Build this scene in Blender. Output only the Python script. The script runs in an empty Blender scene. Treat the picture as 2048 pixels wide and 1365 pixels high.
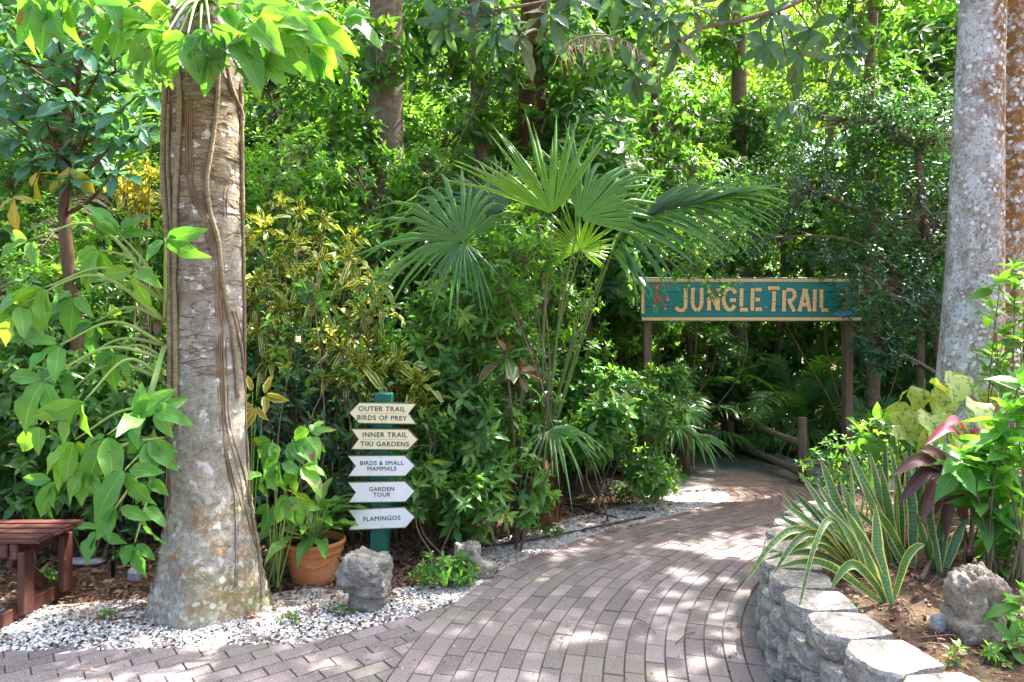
import bpy, bmesh, math, random
import numpy as np
from mathutils import Vector, Matrix, noise as mnoise

# ------------------------------------------------------------ camera, light, exposure
C = bpy.context.scene.collection
SC = bpy.context.scene
CZ, HY, F = 1.6, 682.5, 1365.0            # eye height; horizon row; focal length in photo pixels
cam = bpy.data.objects.new('camera', bpy.data.cameras.new('camera')); C.objects.link(cam)
cam.location = (0, 0, CZ); cam.rotation_euler = (math.radians(90), 0, 0)
cam.data.sensor_width = 36; cam.data.lens = 24; cam.data.clip_start = .05; cam.data.clip_end = 2000
SC.camera = cam
SUN_EL, SUN_AZ = 56, 52                   # elevation; azimuth clockwise from the view direction
w = bpy.data.worlds.new('World'); SC.world = w; w.use_nodes = True
wn = w.node_tree; bg = wn.nodes['Background']
sky = wn.nodes.new('ShaderNodeTexSky'); sky.sky_type = 'NISHITA'; sky.sun_disc = False
sky.sun_elevation = math.radians(SUN_EL); sky.sun_rotation = math.radians(SUN_AZ)
sky.dust_density = 6; sky.ozone_density = 1.2; sky.air_density = .8
wn.links.new(sky.outputs[0], bg.inputs[0]); bg.inputs[1].default_value = 0.15
sd = bpy.data.lights.new('sun', 'SUN'); sd.energy = 5; sd.angle = math.radians(.53); sd.color = (1, .965, .92)
sun = bpy.data.objects.new('sun', sd); C.objects.link(sun)
el, az = math.radians(SUN_EL), math.radians(SUN_AZ)
SUNV = Vector((math.sin(az)*math.cos(el), math.cos(az)*math.cos(el), math.sin(el)))
sun.rotation_euler = SUNV.to_track_quat('Z', 'Y').to_euler()
sun.location = (8, 8, 20)
SC.view_settings.view_transform = 'Standard'; SC.view_settings.look = 'None'
SC.view_settings.exposure = 2.55; SC.view_settings.gamma = 1
cy = SC.cycles
cy.max_bounces = 7; cy.diffuse_bounces = 4; cy.glossy_bounces = 2; cy.transmission_bounces = 5; cy.transparent_max_bounces = 4
cy.sample_clamp_indirect = 6; cy.caustics_reflective = False; cy.caustics_refractive = False

# ------------------------------------------------------------ helpers
def gp(x, y, z=0.0):                       # photo pixel -> point on the plane at height z
    Y = F*(CZ-z)/(y-HY); return Vector(((x-1024)/F*Y, Y, z))
def at(x, y, Y):                           # photo pixel -> point at depth Y
    return Vector(((x-1024)/F*Y, Y, CZ-(y-HY)/F*Y))
def rg(seed): return np.random.default_rng(seed)
def nrm(a):
    a = np.asarray(a, float); return a/(np.linalg.norm(a, axis=-1, keepdims=True)+1e-9)

class MB:
    """collects faces and builds ONE mesh object"""
    def __init__(s): s.v=[]; s.f=[]; s.uv=[]; s.r=[]; s.n=0
    def add(s, v, f, uv=None, r=0.0, mat=0):
        v = np.asarray(v, float).reshape(-1, 3); k = len(v)
        fs = f if isinstance(f, list) and len(f) and isinstance(f[0], np.ndarray) else [np.asarray(f, int)]
        for q in fs: s.f.append((q.reshape(-1, q.shape[-1])+s.n, mat))
        s.v.append(v); s.uv.append(np.zeros((k, 2)) if uv is None else np.asarray(uv, float).reshape(-1, 2))
        s.r.append(np.full(k, r) if np.isscalar(r) else np.asarray(r, float).ravel()); s.n += k
    def build(s, name, mats, parent=None, smooth=True, loc=None):
        me = bpy.data.meshes.new(name)
        V = np.concatenate(s.v); UV = np.concatenate(s.uv); R = np.concatenate(s.r)
        me.vertices.add(len(V)); me.vertices.foreach_set('co', V.astype(np.float32).ravel())
        idx = np.concatenate([q.ravel() for q, m in s.f]).astype(np.int32)
        tot = np.concatenate([np.full(len(q), q.shape[1]) for q, m in s.f])
        mi = np.concatenate([np.full(len(q), m) for q, m in s.f]).astype(np.int32)
        st = np.concatenate([[0], np.cumsum(tot)[:-1]]).astype(np.int32)
        me.loops.add(len(idx)); me.loops.foreach_set('vertex_index', idx)
        me.polygons.add(len(tot)); me.polygons.foreach_set('loop_start', st)
        me.polygons.foreach_set('use_smooth', np.full(len(tot), smooth))
        me.polygons.foreach_set('material_index', mi)
        ul = me.uv_layers.new(name='UVMap'); ul.data.foreach_set('uv', UV[idx].astype(np.float32).ravel())
        at_ = me.attributes.new('rnd', 'FLOAT', 'POINT'); at_.data.foreach_set('value', R.astype(np.float32))
        me.update(calc_edges=True)
        for m in (mats if isinstance(mats, (list, tuple)) else [mats]): me.materials.append(m)
        o = bpy.data.objects.new(name, me); C.objects.link(o)
        if parent is not None: o.parent = parent
        if loc is not None: o.location = loc
        return o

def tag(o, label=None, cat=None, group=None, kind=None):
    if label: o['label'] = label
    if cat: o['category'] = cat
    if group: o['group'] = group
    if kind: o['kind'] = kind
    return o
def empty(name, loc, label, cat, group=None, rz=0, sc=1):
    o = bpy.data.objects.new(name, None); C.objects.link(o); o.location = loc; o.empty_display_size = .1
    o.rotation_euler = (0, 0, rz); o.scale = (sc,)*3 if np.isscalar(sc) else sc
    return tag(o, label, cat, group)
KIDS = {}
def kid(o, p): KIDS.setdefault(p.name, []).append(o); return o
def copy_tree(src, loc, rz, sc, label, group=None):
    r = src.copy(); C.objects.link(r); r.location = loc; r.rotation_euler = (0, 0, rz); r.scale = (sc,)*3 if np.isscalar(sc) else sc
    r['label'] = label
    if group: r['group'] = group
    for ch in src.children:
        c = ch.copy(); C.objects.link(c); c.parent = r
        for g in ch.children:
            d = g.copy(); C.objects.link(d); d.parent = c
    return r

def catmull(P, n=8):
    P = np.asarray(P, float); Q = np.vstack([2*P[0]-P[1], P, 2*P[-1]-P[-2]]); out = []
    for i in range(1, len(Q)-2):
        for t in np.linspace(0, 1, n, endpoint=False):
            a, b, c, d = Q[i-1], Q[i], Q[i+1], Q[i+2]
            out.append(.5*((2*b)+(-a+c)*t+(2*a-5*b+4*c-d)*t*t+(-a+3*b-3*c+d)*t**3))
    out.append(P[-1]); return np.array(out)
def tube(mb, P, R, n=6, r=0.0, mat=0, cap=True):
    P = np.asarray(P, float); m = len(P); R = np.full(m, R) if np.isscalar(R) else np.asarray(R, float)
    if len(R) != m: R = np.interp(np.linspace(0, 1, m), np.linspace(0, 1, len(R)), R)
    T = nrm(np.gradient(P, axis=0)); ref = np.array([0, 0, 1.]) if abs(T[0][2]) < .9 else np.array([1., 0, 0])
    A = nrm(np.cross(T, ref)); B = np.cross(T, A)
    th = np.linspace(0, 2*np.pi, n, endpoint=False)
    V = P[:, None]+R[:, None, None]*(np.cos(th)[None, :, None]*A[:, None]+np.sin(th)[None, :, None]*B[:, None])
    i = np.arange(m-1)[:, None]; j = np.arange(n)[None]
    q = np.stack([i*n+j, i*n+(j+1) % n, (i+1)*n+(j+1) % n, (i+1)*n+j], -1).reshape(-1, 4)
    L = np.linspace(0, 1, m)
    uv = np.stack(np.broadcast_arrays(np.arange(n)[None]/n, L[:, None]), -1)
    fs = [q]
    if cap: fs += [np.array([[k for k in range(n)][::-1]]), np.array([[(m-1)*n+k for k in range(n)]])]
    mb.add(V, fs, uv, r, mat)
_cb = {}
def cbox(mb, c, s, rot=None, b=.006, r=0.0, mat=0, seg=1):   # bevelled box; rot = 3x3 Matrix or z angle
    s = tuple(float(x) for x in s)
    key = (tuple(round(x, 5) for x in s), b, seg)
    if key not in _cb:
        bm = bmesh.new(); bmesh.ops.create_cube(bm, size=1)
        for v in bm.verts: v.co = Vector((v.co.x*s[0], v.co.y*s[1], v.co.z*s[2]))
        if b > 0: bmesh.ops.bevel(bm, geom=bm.edges[:], offset=min(b, min(s)*.45), segments=seg, affect='EDGES')
        bm.verts.index_update()
        vs = np.array([v.co[:] for v in bm.verts]); d = {}
        for f in bm.faces: d.setdefault(len(f.verts), []).append([v.index for v in f.verts])
        _cb[key] = (vs, [np.array(x) for x in d.values()]); bm.free()
    vs, fs = _cb[key]
    if rot is not None:
        M = np.array(rot if isinstance(rot, Matrix) else Matrix.Rotation(rot, 3, 'Z')); vs2 = vs@M.T
    else: vs2 = vs
    mb.add(vs2+np.array(c), fs, None, r, mat)
def beam(mb, a, b, wd, ht, bev=.006, r=0.0, mat=0):     # box from a to b
    a = Vector(a); b = Vector(b); d = b-a; q = d.to_track_quat('X', 'Z').to_matrix()
    cbox(mb, (a+b)/2, (d.length, wd, ht), q, bev, r, mat)

# ------------------------------------------------------------ materials
class NT:
    def __init__(s, name):
        s.m = bpy.data.materials.new(name); s.m.use_nodes = True; s.t = s.m.node_tree; s.t.nodes.clear()
    def n(s, t, ins=None, **pr):
        x = s.t.nodes.new('ShaderNode'+t)
        for k, v in pr.items(): setattr(x, k, v)
        for k, v in (ins or {}).items():
            if isinstance(v, bpy.types.NodeSocket): s.t.links.new(v, x.inputs[k])
            else:
                if isinstance(v, tuple) and len(v) == 3 and x.inputs[k].type == 'RGBA': v = (*v, 1)
                x.inputs[k].default_value = v
        return x
    def math(s, op, a, b=0.0, c=None, clamp=False):
        d = {0: a, 1: b}
        if c is not None: d[2] = c
        x = s.n('Math', d, operation=op); x.use_clamp = clamp; return x.outputs[0]
    def mix(s, f, a, b, bt='MIX'):
        x = s.n('MixRGB', {0: f, 1: a, 2: b}, blend_type=bt); return x.outputs[0]
    def ramp(s, f, stops, interp='LINEAR'):
        x = s.n('ValToRGB', {0: f}); cr = x.color_ramp; cr.interpolation = interp
        while len(cr.elements) < len(stops): cr.elements.new(.5)
        for e, (p, c) in zip(cr.elements, stops):
            e.position = p; e.color = (*c, 1) if len(c) == 3 else c
        return x.outputs[0]
    def step(s, v, lo, hi):
        return s.n('MapRange', {0: v, 1: lo, 2: hi, 3: 0.0, 4: 1.0}).outputs[0]
    def noise(s, co, sc, det=4, rough=.55, dist=0.0):
        return s.n('TexNoise', {'Vector': co, 'Scale': sc, 'Detail': det, 'Roughness': rough, 'Distortion': dist}).outputs[0]
    def obj(s): return s.n('TexCoord').outputs['Object']
    def rnd(s): return s.n('Attribute', attribute_name='rnd').outputs['Fac']
    def orand(s): return s.n('ObjectInfo').outputs['Random']
    def out(s, sh, disp=None):
        o = s.n('OutputMaterial', {0: sh}); return s.m
    def pbsdf(s, col, rough=.6, bump=None, bs=.3, bd=.01, spec=.5, metal=0.0, coat=0.0):
        d = {'Base Color': col, 'Roughness': rough, 'Specular IOR Level': spec, 'Metallic': metal, 'Coat Weight': coat}
        if bump is not None:
            d['Normal'] = s.n('Bump', {'Height': bump, 'Strength': bs, 'Distance': bd}).outputs[0]
        return s.n('BsdfPrincipled', d).outputs[0]

def leaf_mat(name, cols, rough=.38, trans=.45, tgain=2.2, tcol=None, edge=None, rib=None, veins=0.0, bands=0.0, blotch=None, spec=.5, dead=0.0, hue=.0):
    """cols: colours picked per leaf; edge=(colour, start); rib=(colour, width)"""
    t = NT(name); uv = t.n('UVMap').outputs[0]; sp = t.n('SeparateXYZ', {0: uv}); u, v = sp.outputs[0], sp.outputs[1]
    a = t.math('MULTIPLY', t.math('ABSOLUTE', t.math('SUBTRACT', u, .5)), 2.0)
    rn = t.rnd(); co = t.obj()
    st = [(i/max(1, len(cols)-1), c) for i, c in enumerate(cols)]
    col = t.ramp(rn, st)
    big = t.noise(co, 1.3, 2)
    col = t.mix(1.0, col, t.ramp(big, [(.3, (.84, .86, 1.1)), (.7, (1.5, 1.36, 1.55))]), 'MULTIPLY')
    n2 = None
    if veins:
        ph = t.math('ADD', t.math('MULTIPLY', v, 62.0), t.math('MULTIPLY', a, -16.0))
        vn = t.math('POWER', t.math('ABSOLUTE', t.math('SINE', ph)), 6.0)
        n2 = vn
        col = t.mix(t.math('MULTIPLY', t.math('SUBTRACT', 1.0, vn), veins), t.mix(1.0, col, (1.25, 1.25, 1.15), 'MULTIPLY'), t.mix(1.0, col, (.72, .76, .75), 'MULTIPLY'))
        col = t.mix(t.math('SUBTRACT', 1.0, t.step(a, .02, .07)), col, t.mix(1.0, col, (1.9, 1.6, 1.5), 'MULTIPLY'))
    if bands:
        bn = t.n('TexWave', {'Vector': t.n('Combine'+'XYZ', {0: t.math('MULTIPLY', u, .25), 1: v, 2: rn}).outputs[0], 'Scale': 9.0, 'Distortion': 6.0, 'Detail': 3.0, 'Detail Scale': 3.0}, bands_direction='Y').outputs[0]
        col = t.mix(t.math('MULTIPLY', t.step(bn, .45, .75), bands), col, t.mix(1.0, col, (.38, .42, .5), 'MULTIPLY'))
    wob = t.noise(co, 24.0, 2)
    if edge:
        k = t.step(t.math('ADD', a, t.math('MULTIPLY', t.math('SUBTRACT', wob, .5), .35)), edge[1], edge[1]+.1)
        col = t.mix(k, col, edge[0])
    if rib:
        k = t.math('SUBTRACT', 1.0, t.step(t.math('ADD', a, t.math('MULTIPLY', t.math('SUBTRACT', wob, .5), .2)), rib[1], rib[1]+.08))
        col = t.mix(k, col, rib[0])
    if blotch:
        bb = t.noise(co, blotch[1], 3, .6)
        col = t.mix(t.step(bb, blotch[2], blotch[2]+.04), col, blotch[0])
    if dead:
        dn = t.math('ADD', t.noise(co, 14.0, 3), t.math('MULTIPLY', v, .16))
        col = t.mix(t.step(dn, .80-dead, .84-dead), col, (.22, .10, .025))
    bump = n2 if n2 is not None else wob
    ro = t.math('ADD', t.math('MULTIPLY', t.noise(co, 40.0, 2), .25), rough-.12)
    p = t.pbsdf(col, ro, bump, .35 if veins else .15, .004, spec)
    tc = t.mix(1.0, col, tcol or (tgain*1.1, tgain, tgain*.4), 'MULTIPLY')
    tr = t.n('BsdfTranslucent', {0: tc}).outputs[0]
    return t.out(t.n('MixShader', {0: trans, 1: p, 2: tr}).outputs[0])

def bark_mat(name, base, dark, scale=8.0, stretch=(1, 1, .25), bs=.6, extra=None):
    t = NT(name); co = t.obj()
    m = t.n('Mapping', {0: co, 3: stretch}).outputs[0]
    a = t.noise(m, scale, 6, .65, .4); b = t.noise(m, scale*5, 4, .6)
    col = t.mix(t.step(a, .35, .65), dark, base)
    col = t.mix(t.math('MULTIPLY', b, .5), col, t.mix(1.0, col, (.55, .55, .55), 'MULTIPLY'))
    if extra: col = extra(t, co, col)
    h = t.math('ADD', a, t.math('MULTIPLY', b, .4))
    return t.out(t.pbsdf(col, .85, h, bs, .02, .2))

def trunk_left_mat():
    t = NT('ringed grey bark'); co = t.obj(); sp = t.n('SeparateXYZ', {0: co}); z = sp.outputs[2]; x = sp.outputs[0]
    rings = t.n('Mapping', {0: co, 3: (.8, .8, 7)}).outputs[0]
    ring = t.noise(rings, 4.0, 5, .6, .8)
    fine = t.noise(co, 45.0, 5, .65); med = t.noise(co, 9.0, 5, .6, .5); lo = t.noise(co, 2.6, 3, .5)
    col = t.mix(t.step(ring, .38, .62), (.15, .105, .06), (.31, .25, .17))
    # upper bark browner between roots, lower bark pale grey
    up = t.step(t.math('ADD', z, t.math('MULTIPLY', lo, .9)), 2.3, 3.2)
    low = t.mix(t.step(med, .35, .65), (.20, .18, .14), (.37, .345, .285))
    col = t.mix(up, low, col)
    crk = t.n('TexVoronoi', {'Vector': t.n('Mapping', {0: co, 3: (1, 1, .8)}).outputs[0], 'Scale': 38.0}, feature='DISTANCE_TO_EDGE').outputs[0]
    col = t.mix(t.math('MULTIPLY', t.math('SUBTRACT', 1.0, t.step(crk, .0, .07)), t.math('MULTIPLY', t.step(med, .4, .6), .55)), col, (.10, .085, .06))
    col = t.mix(t.math('MULTIPLY', t.step(fine, .52, .68), .75), col, (.10, .085, .06))
    m2 = t.noise(co, 17.0, 6, .75, .6); col = t.mix(t.math('MULTIPLY', t.step(m2, .5, .6), .55), col, t.mix(1.0, col, (.55, .58, .5), 'MULTIPLY'))
    col = t.mix(t.math('MULTIPLY', t.step(m2, .36, .42), -.55), col, (.5, .49, .45)) if False else col
    wht = t.math('MULTIPLY', t.step(t.noise(co, 13.0, 4, .6), .60, .64), .75)
    col = t.mix(wht, col, (.62, .61, .60))
    yel = t.math('MULTIPLY', t.step(t.noise(co, 21.0, 4, .7), .60, .68), .5)
    col = t.mix(yel, col, (.42, .37, .13))
    # foot of the trunk: rust algae, green moss, round pale lichens
    foot = t.math('SUBTRACT', 1.0, t.step(t.math('ADD', z, t.math('MULTIPLY', lo, .5)), .75, 1.3))
    rust = t.step(t.math('ADD', t.noise(co, 5.5, 5, .65), t.math('MULTIPLY', x, .25)), .52, .62)
    col = t.mix(t.math('MULTIPLY', foot, t.math('MULTIPLY', t.math('MULTIPLY', rust, t.step(t.noise(co, 34.0, 4, .7), .40, .52)), .75)), col, (.27, .15, .045))
    moss = t.step(t.math('ADD', t.noise(co, 3.7, 4, .6), t.math('MULTIPLY', x, .35)), .55, .72)
    col = t.mix(t.math('MULTIPLY', foot, t.math('MULTIPLY', moss, .75)), col, (.12, .12, .04))
    li = t.n('TexVoronoi', {'Vector': t.n('Mapping', {0: t.n('MixRGB', {0: .06, 1: co, 2: t.n('TexNoise', {'Vector': co, 'Scale': 9.0}).outputs[1]}).outputs[0]}).outputs[0], 'Scale': 15.0}).outputs[0]
    lm = t.math('MULTIPLY', t.math('SUBTRACT', 1.0, t.step(li, .26, .33)), t.step(t.noise(co, 4.0, 2), .45, .52))
    col = t.mix(t.math('MULTIPLY', foot, t.math('MULTIPLY', lm, .8)), col, (.40, .44, .36))
    sp2 = t.math('MULTIPLY', foot, t.math('MULTIPLY', t.step(t.noise(co, 26.0, 5, .7), .54, .58), .75))
    col = t.mix(t.math('MULTIPLY', sp2, .7), col, (.40, .41, .35))
    h = t.math('ADD', t.math('MULTIPLY', ring, t.math('MULTIPLY', up, .8)), t.math('ADD', t.math('MULTIPLY', fine, .35), t.math('MULTIPLY', med, .4)))
    return t.out(t.pbsdf(col, .8, h, .7, .02, .25))

def trunk_right_mat(name, rust_amt):
    t = NT(name); co = t.obj(); x = t.n('SeparateXYZ', {0: co}).outputs[0]
    m = t.n('Mapping', {0: co, 3: (1, 1, .7)}).outputs[0]
    fine = t.noise(m, 42.0, 5, .7); med = t.noise(m, 11.0, 5, .65)
    col = t.mix(t.step(med, .35, .62), (.22, .185, .15), (.36, .345, .32))
    pat = t.math('MULTIPLY', t.step(t.noise(m, 6.5, 6, .72), .50, .54), t.step(t.noise(m, 48.0, 3, .6), .36, .44)); col = t.mix(t.math('MULTIPLY', pat, .8), col, (.50, .53, .52))
    col = t.mix(t.step(fine, .50, .66), col, (.50, .52, .50))
    col = t.mix(t.math('MULTIPLY', t.step(t.noise(m, 60.0, 3, .6), .56, .62), .8), col, (.15, .11, .08))
    rm = t.step(t.math('ADD', t.math('MULTIPLY', x, 1.6), t.noise(co, 4.0, 4, .6)), .86-rust_amt, 1.0-rust_amt)
    rcol = t.mix(t.step(t.noise(co, 9.0, 5, .7), .35, .65), (.13, .06, .02), (.27, .14, .035))
    col = t.mix(t.math('MULTIPLY', rm, t.step(t.noise(co, 20.0, 5, .7), .42, .52)), col, rcol)
    li = t.n('TexVoronoi', {'Vector': t.n('MixRGB', {0: .05, 1: co, 2: t.n('TexNoise', {'Vector': co, 'Scale': 14.0}).outputs[1]}).outputs[0], 'Scale': 19.0}).outputs[0]
    lm = t.math('MULTIPLY', t.math('SUBTRACT', 1.0, t.step(li, .24, .32)), t.step(t.noise(co, 5.0, 3), .46, .5))
    col = t.mix(t.math('MULTIPLY', lm, .85), col, (.66, .67, .65))
    return t.out(t.pbsdf(col, .85, t.math('ADD', fine, med), .5, .012, .2))

def paver_mat():
    t = NT('clay pavers'); co = t.obj(); r = t.rnd()
    col = t.ramp(r, [(0, (.090, .078, .080)), (.3, (.124, .106, .109)), (.7, (.156, .132, .134)), (1, (.212, .178, .178))])
    sp = t.noise(co, 170.0, 3, .7); big = t.noise(co, 1.7, 5, .65)
    col = t.mix(t.math('MULTIPLY', t.step(sp, .5, .66), .65), col, (.46, .40, .375))
    col = t.mix(t.math('MULTIPLY', t.step(t.noise(co, 120.0, 2), .58, .68), .5), col, (.09, .065, .06))
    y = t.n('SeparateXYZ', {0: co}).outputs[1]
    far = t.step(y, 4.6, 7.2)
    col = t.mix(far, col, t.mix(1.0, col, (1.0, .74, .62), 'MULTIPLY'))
    col = t.mix(t.math('MULTIPLY', t.step(big, .48, .68), .55), col, (.15, .145, .095))
    col = t.mix(t.math('MULTIPLY', t.step(t.noise(co, 4.0, 5, .7), .62, .75), .35), col, (.09, .08, .065))
    return t.out(t.pbsdf(col, .8, t.math('ADD', sp, t.noise(co, 30.0, 3)), .4, .004, .3))

def rock_mat(name, a, b, sc=7.0, moss=.0, speck=(.6, .58, .54), spk=.62, pits=1.0):
    t = NT(name); co = t.obj(); n1 = t.noise(co, sc, 6, .7, .3); n2 = t.noise(co, sc*9, 4, .7)
    col = t.mix(t.step(n1, .32, .66), a, b)
    col = t.mix(t.math('MULTIPLY', t.step(n2, .52, .7), .6), col, t.mix(1.0, col, (.45, .45, .42), 'MULTIPLY'))
    col = t.mix(t.math('MULTIPLY', t.step(t.noise(co, sc*4, 4, .6), spk, spk+.05), .7), col, speck)
    if moss: col = t.mix(t.math('MULTIPLY', t.step(t.noise(co, sc*.7, 4), .5, .66), moss), col, (.10, .11, .045))
    pt = t.noise(co, 95.0, 3, .7); col = t.mix(t.math('MULTIPLY', t.step(pt, .56, .66), .7*pits), col, (.075, .065, .05))
    pm = t.noise(co, 36.0, 4, .65)
    return t.out(t.pbsdf(col, .9, t.math('ADD', t.math('ADD', n1, t.math('MULTIPLY', pm, .8)), t.math('MULTIPLY', pt, -.6)), 1.0, .018, .2))

def wood_mat(name, a, b, axis=0, sc=3.0, rough=.7, wear=None):
    t = NT(name); co = t.obj(); s = [14.0, 14.0, 14.0]; s[axis] = .8
    m = t.n('Mapping', {0: co, 3: tuple(s)}).outputs[0]
    n1 = t.noise(m, sc, 6, .65, .6); n2 = t.noise(co, 3.0, 4, .6)
    col = t.mix(t.step(n1, .3, .7), a, b); col = t.mix(t.math('MULTIPLY', t.step(n2, .4, .7), .4), col, t.mix(1.0, col, (.6, .6, .6), 'MULTIPLY'))
    if wear: col = t.mix(t.math('MULTIPLY', t.step(t.noise(co, 26.0, 4, .7), .62, .7), .6), col, wear)
    col = t.mix(1.0, col, t.ramp(t.rnd(), [(0, (.85, .85, .85)), (1, (1.12, 1.12, 1.12))]), 'MULTIPLY')
    return t.out(t.pbsdf(col, rough, n1, .4, .006, .35))

def plain_mat(name, col, rough=.5, var=.12, sc=12.0, bs=.1, spec=.5, dirt=None):
    t = NT(name); co = t.obj(); n = t.noise(co, sc, 5, .65)
    c = t.mix(t.math('MULTIPLY', n, 1.0), tuple(x*(1-var) for x in col), tuple(min(1, x*(1+var)) for x in col))
    if dirt: c = t.mix(t.math('MULTIPLY', t.step(t.noise(co, sc*.6, 6, .7), .55, .75), .5), c, dirt)
    return t.out(t.pbsdf(c, rough, n, bs, .003, spec))

def soil_mat():
    t = NT('mulch and soil'); co = t.obj(); a = t.noise(co, 5.0, 6, .7, .5); b = t.noise(co, 60.0, 5, .7, .8)
    col = t.mix(t.step(a, .35, .65), (.055, .035, .022), (.14, .095, .06))
    col = t.mix(t.math('MULTIPLY', t.step(b, .5, .68), .7), col, (.26, .19, .125))
    wv = t.n('TexVoronoi', {'Vector': co, 'Scale': 55.0}).outputs[1]
    col = t.mix(.35, col, t.mix(1.0, col, wv, 'MULTIPLY'))
    return t.out(t.pbsdf(col, .95, b, .9, .02, .15))
def gravel_mat():
    t = NT('white shell gravel'); co = t.obj()
    v = t.n('TexVoronoi', {'Vector': co, 'Scale': 90.0}); cr = t.n('SeparateXYZ', {0: v.outputs[1]}).outputs[0]
    big = t.noise(co, 2.5, 4, .6)
    col = t.ramp(cr, [(0, (.09, .07, .06)), (.25, (.25, .22, .19)), (.5, (.55, .53, .5)), (1, (.72, .71, .68))])
    col = t.mix(t.math('MULTIPLY', t.math('SUBTRACT', 1.0, t.step(v.outputs[0], .1, .6)), .0), col, col)
    col = t.mix(t.math('MULTIPLY', t.step(big, .45, .65), .5), col, (.16, .12, .085))
    return t.out(t.pbsdf(col, .85, v.outputs[0], 1.0, .01, .3))
def pebble_mat(name, stops, interp='CONSTANT'):
    t = NT(name); col = t.ramp(t.rnd(), stops, interp)
    col = t.mix(t.math('MULTIPLY', t.noise(t.obj(), 60.0, 3), .35), col, t.mix(1.0, col, (.6, .58, .54), 'MULTIPLY'))
    return t.out(t.pbsdf(col, .7, None, spec=.4))
def concrete_mat():
    t = NT('weathered concrete'); co = t.obj(); a = t.noise(co, 2.0, 6, .7); b = t.noise(co, 110.0, 3, .7)
    col = t.mix(t.step(a, .35, .65), (.085, .085, .075), (.16, .16, .145))
    col = t.mix(t.math('MULTIPLY', t.step(b, .50, .64), .6), col, (.30, .29, .27))
    return t.out(t.pbsdf(col, .9, b, .5, .004, .2))

M = {}
M['bark_left'] = trunk_left_mat(); M['bark_r1'] = trunk_right_mat('lichen spotted grey bark', .27); M['bark_r2'] = trunk_right_mat('rust stained bark', .62)
M['bark_brown'] = bark_mat('brown bark', (.17, .11, .065), (.07, .045, .028), 6.0)
M['bark_grey'] = bark_mat('grey brown bark', (.26, .20, .14), (.12, .09, .06), 9.0, (1, 1, 2.0))
M['fiber'] = bark_mat('palm fibre', (.16, .075, .03), (.045, .02, .01), 9.0, (1, 1, .5), 1.0)
M['stem'] = bark_mat('woody stems', (.20, .145, .095), (.10, .07, .045), 14.0)
M['vine'] = bark_mat('climbing vine stems', (.33, .27, .16), (.19, .145, .08), 22.0, (1, 1, 3.0))
M['root'] = bark_mat('aerial roots', (.27, .18, .11), (.16, .10, .06), 20.0)
M['petiole'] = plain_mat('green petioles', (.22, .33, .07), .4, .25)
M['petiole2'] = plain_mat('palm petioles', (.13, .20, .055), .4, .25)
M['paver'] = paver_mat(); M['soil'] = soil_mat(); M['gravel'] = gravel_mat(); M['concrete'] = concrete_mat()
M['joint'] = plain_mat('joint sand', (.11, .095, .075), .95, .4, 30.0)
M['peb'] = pebble_mat('shell pebbles', [(0, (.025, .02, .022)), (.17, (.10, .08, .07)), (.25, (.22, .16, .11)), (.31, (.40, .38, .34)), (.46, (.62, .61, .59)), (.7, (.74, .73, .71))])
M['peb2'] = pebble_mat('fine white gravel', [(0, (.14, .12, .10)), (.12, (.36, .34, .30)), (.4, (.55, .54, .50)), (.7, (.68, .67, .64))])
M['litter'] = leaf_mat('dry leaf litter', [(.09, .045, .02), (.20, .11, .05), (.27, .19, .12), (.14, .11, .08), (.30, .17, .08)], .8, .15, 1.2, spec=.1)
M['rock'] = rock_mat('grey limestone', (.13, .12, .095), (.36, .34, .30), 7.0, .35)
M['rock2'] = rock_mat('tan limestone', (.22, .16, .10), (.45, .41, .34), 6.0, .1)
M['block'] = rock_mat('split concrete block', (.22, .20, .17), (.42, .39, .35), 9.0, .22, (.56, .53, .49), .54)
M['terracotta'] = plain_mat('terracotta', (.46, .18, .065), .8, .32, 9.0, .3, .25, (.52, .36, .24))
M['bench'] = wood_mat('brown red painted planks', (.075, .028, .020), (.125, .048, .034), 0, 2.0, .5, (.30, .20, .16))
M['benchy'] = wood_mat('brown red painted posts', (.075, .027, .018), (.12, .045, .03), 2, 2.0, .5, (.28, .18, .14))
M['fence'] = wood_mat('weathered timber', (.10, .065, .04), (.24, .17, .11), 2, 3.0, .9)
M['fence_x'] = wood_mat('weathered rail', (.085, .065, .04), (.22, .17, .115), 0, 3.0, .9)
M['post_green'] = wood_mat('green painted timber', (.006, .10, .07), (.010, .14, .10), 2, 2.0, .45)
M['cream'] = plain_mat('cream panel', (.76, .67, .41), .45, .06, 14.0, .05, .4, (.62, .55, .36))
M['white'] = plain_mat('off white panel', (.72, .72, .69), .45, .05, 14.0, .05, .4, (.60, .60, .55))
M['green_ink'] = plain_mat('dark green lettering', (.012, .075, .05), .5, .05)
M['edge_green'] = plain_mat('dark green edge', (.015, .06, .035), .5, .1)
M['gold'] = plain_mat('gold line', (.38, .27, .09), .45, .1)
M['teal'] = wood_mat('teal painted board', (.010, .19, .175), (.016, .24, .215), 0, 1.2, .55)
M['tan'] = plain_mat('tan bamboo paint', (.74, .55, .22), .5, .15, 30.0)
M['ochre'] = plain_mat('dark outline paint', (.14, .07, .02), .6, .2)
M['mon_brown'] = plain_mat('brown paint', (.33, .11, .035), .6, .2)
M['mon_skin'] = plain_mat('peach paint', (.55, .27, .15), .6, .1)
M['p_green'] = plain_mat('leaf green paint', (.05, .30, .08), .6, .2)
M['p_pink'] = plain_mat('pink paint', (.70, .20, .18), .6, .15)
M['p_blue'] = plain_mat('blue paint', (.06, .22, .50), .6, .2)
M['black'] = plain_mat('black plastic', (.012, .012, .014), .45, .2)
M['red'] = plain_mat('red plastic', (.6, .03, .02), .4, .1)
M['blockpaint'] = rock_mat('pale grey painted block', (.28, .28, .28), (.46, .46, .46), 9.0, .0)
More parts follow.
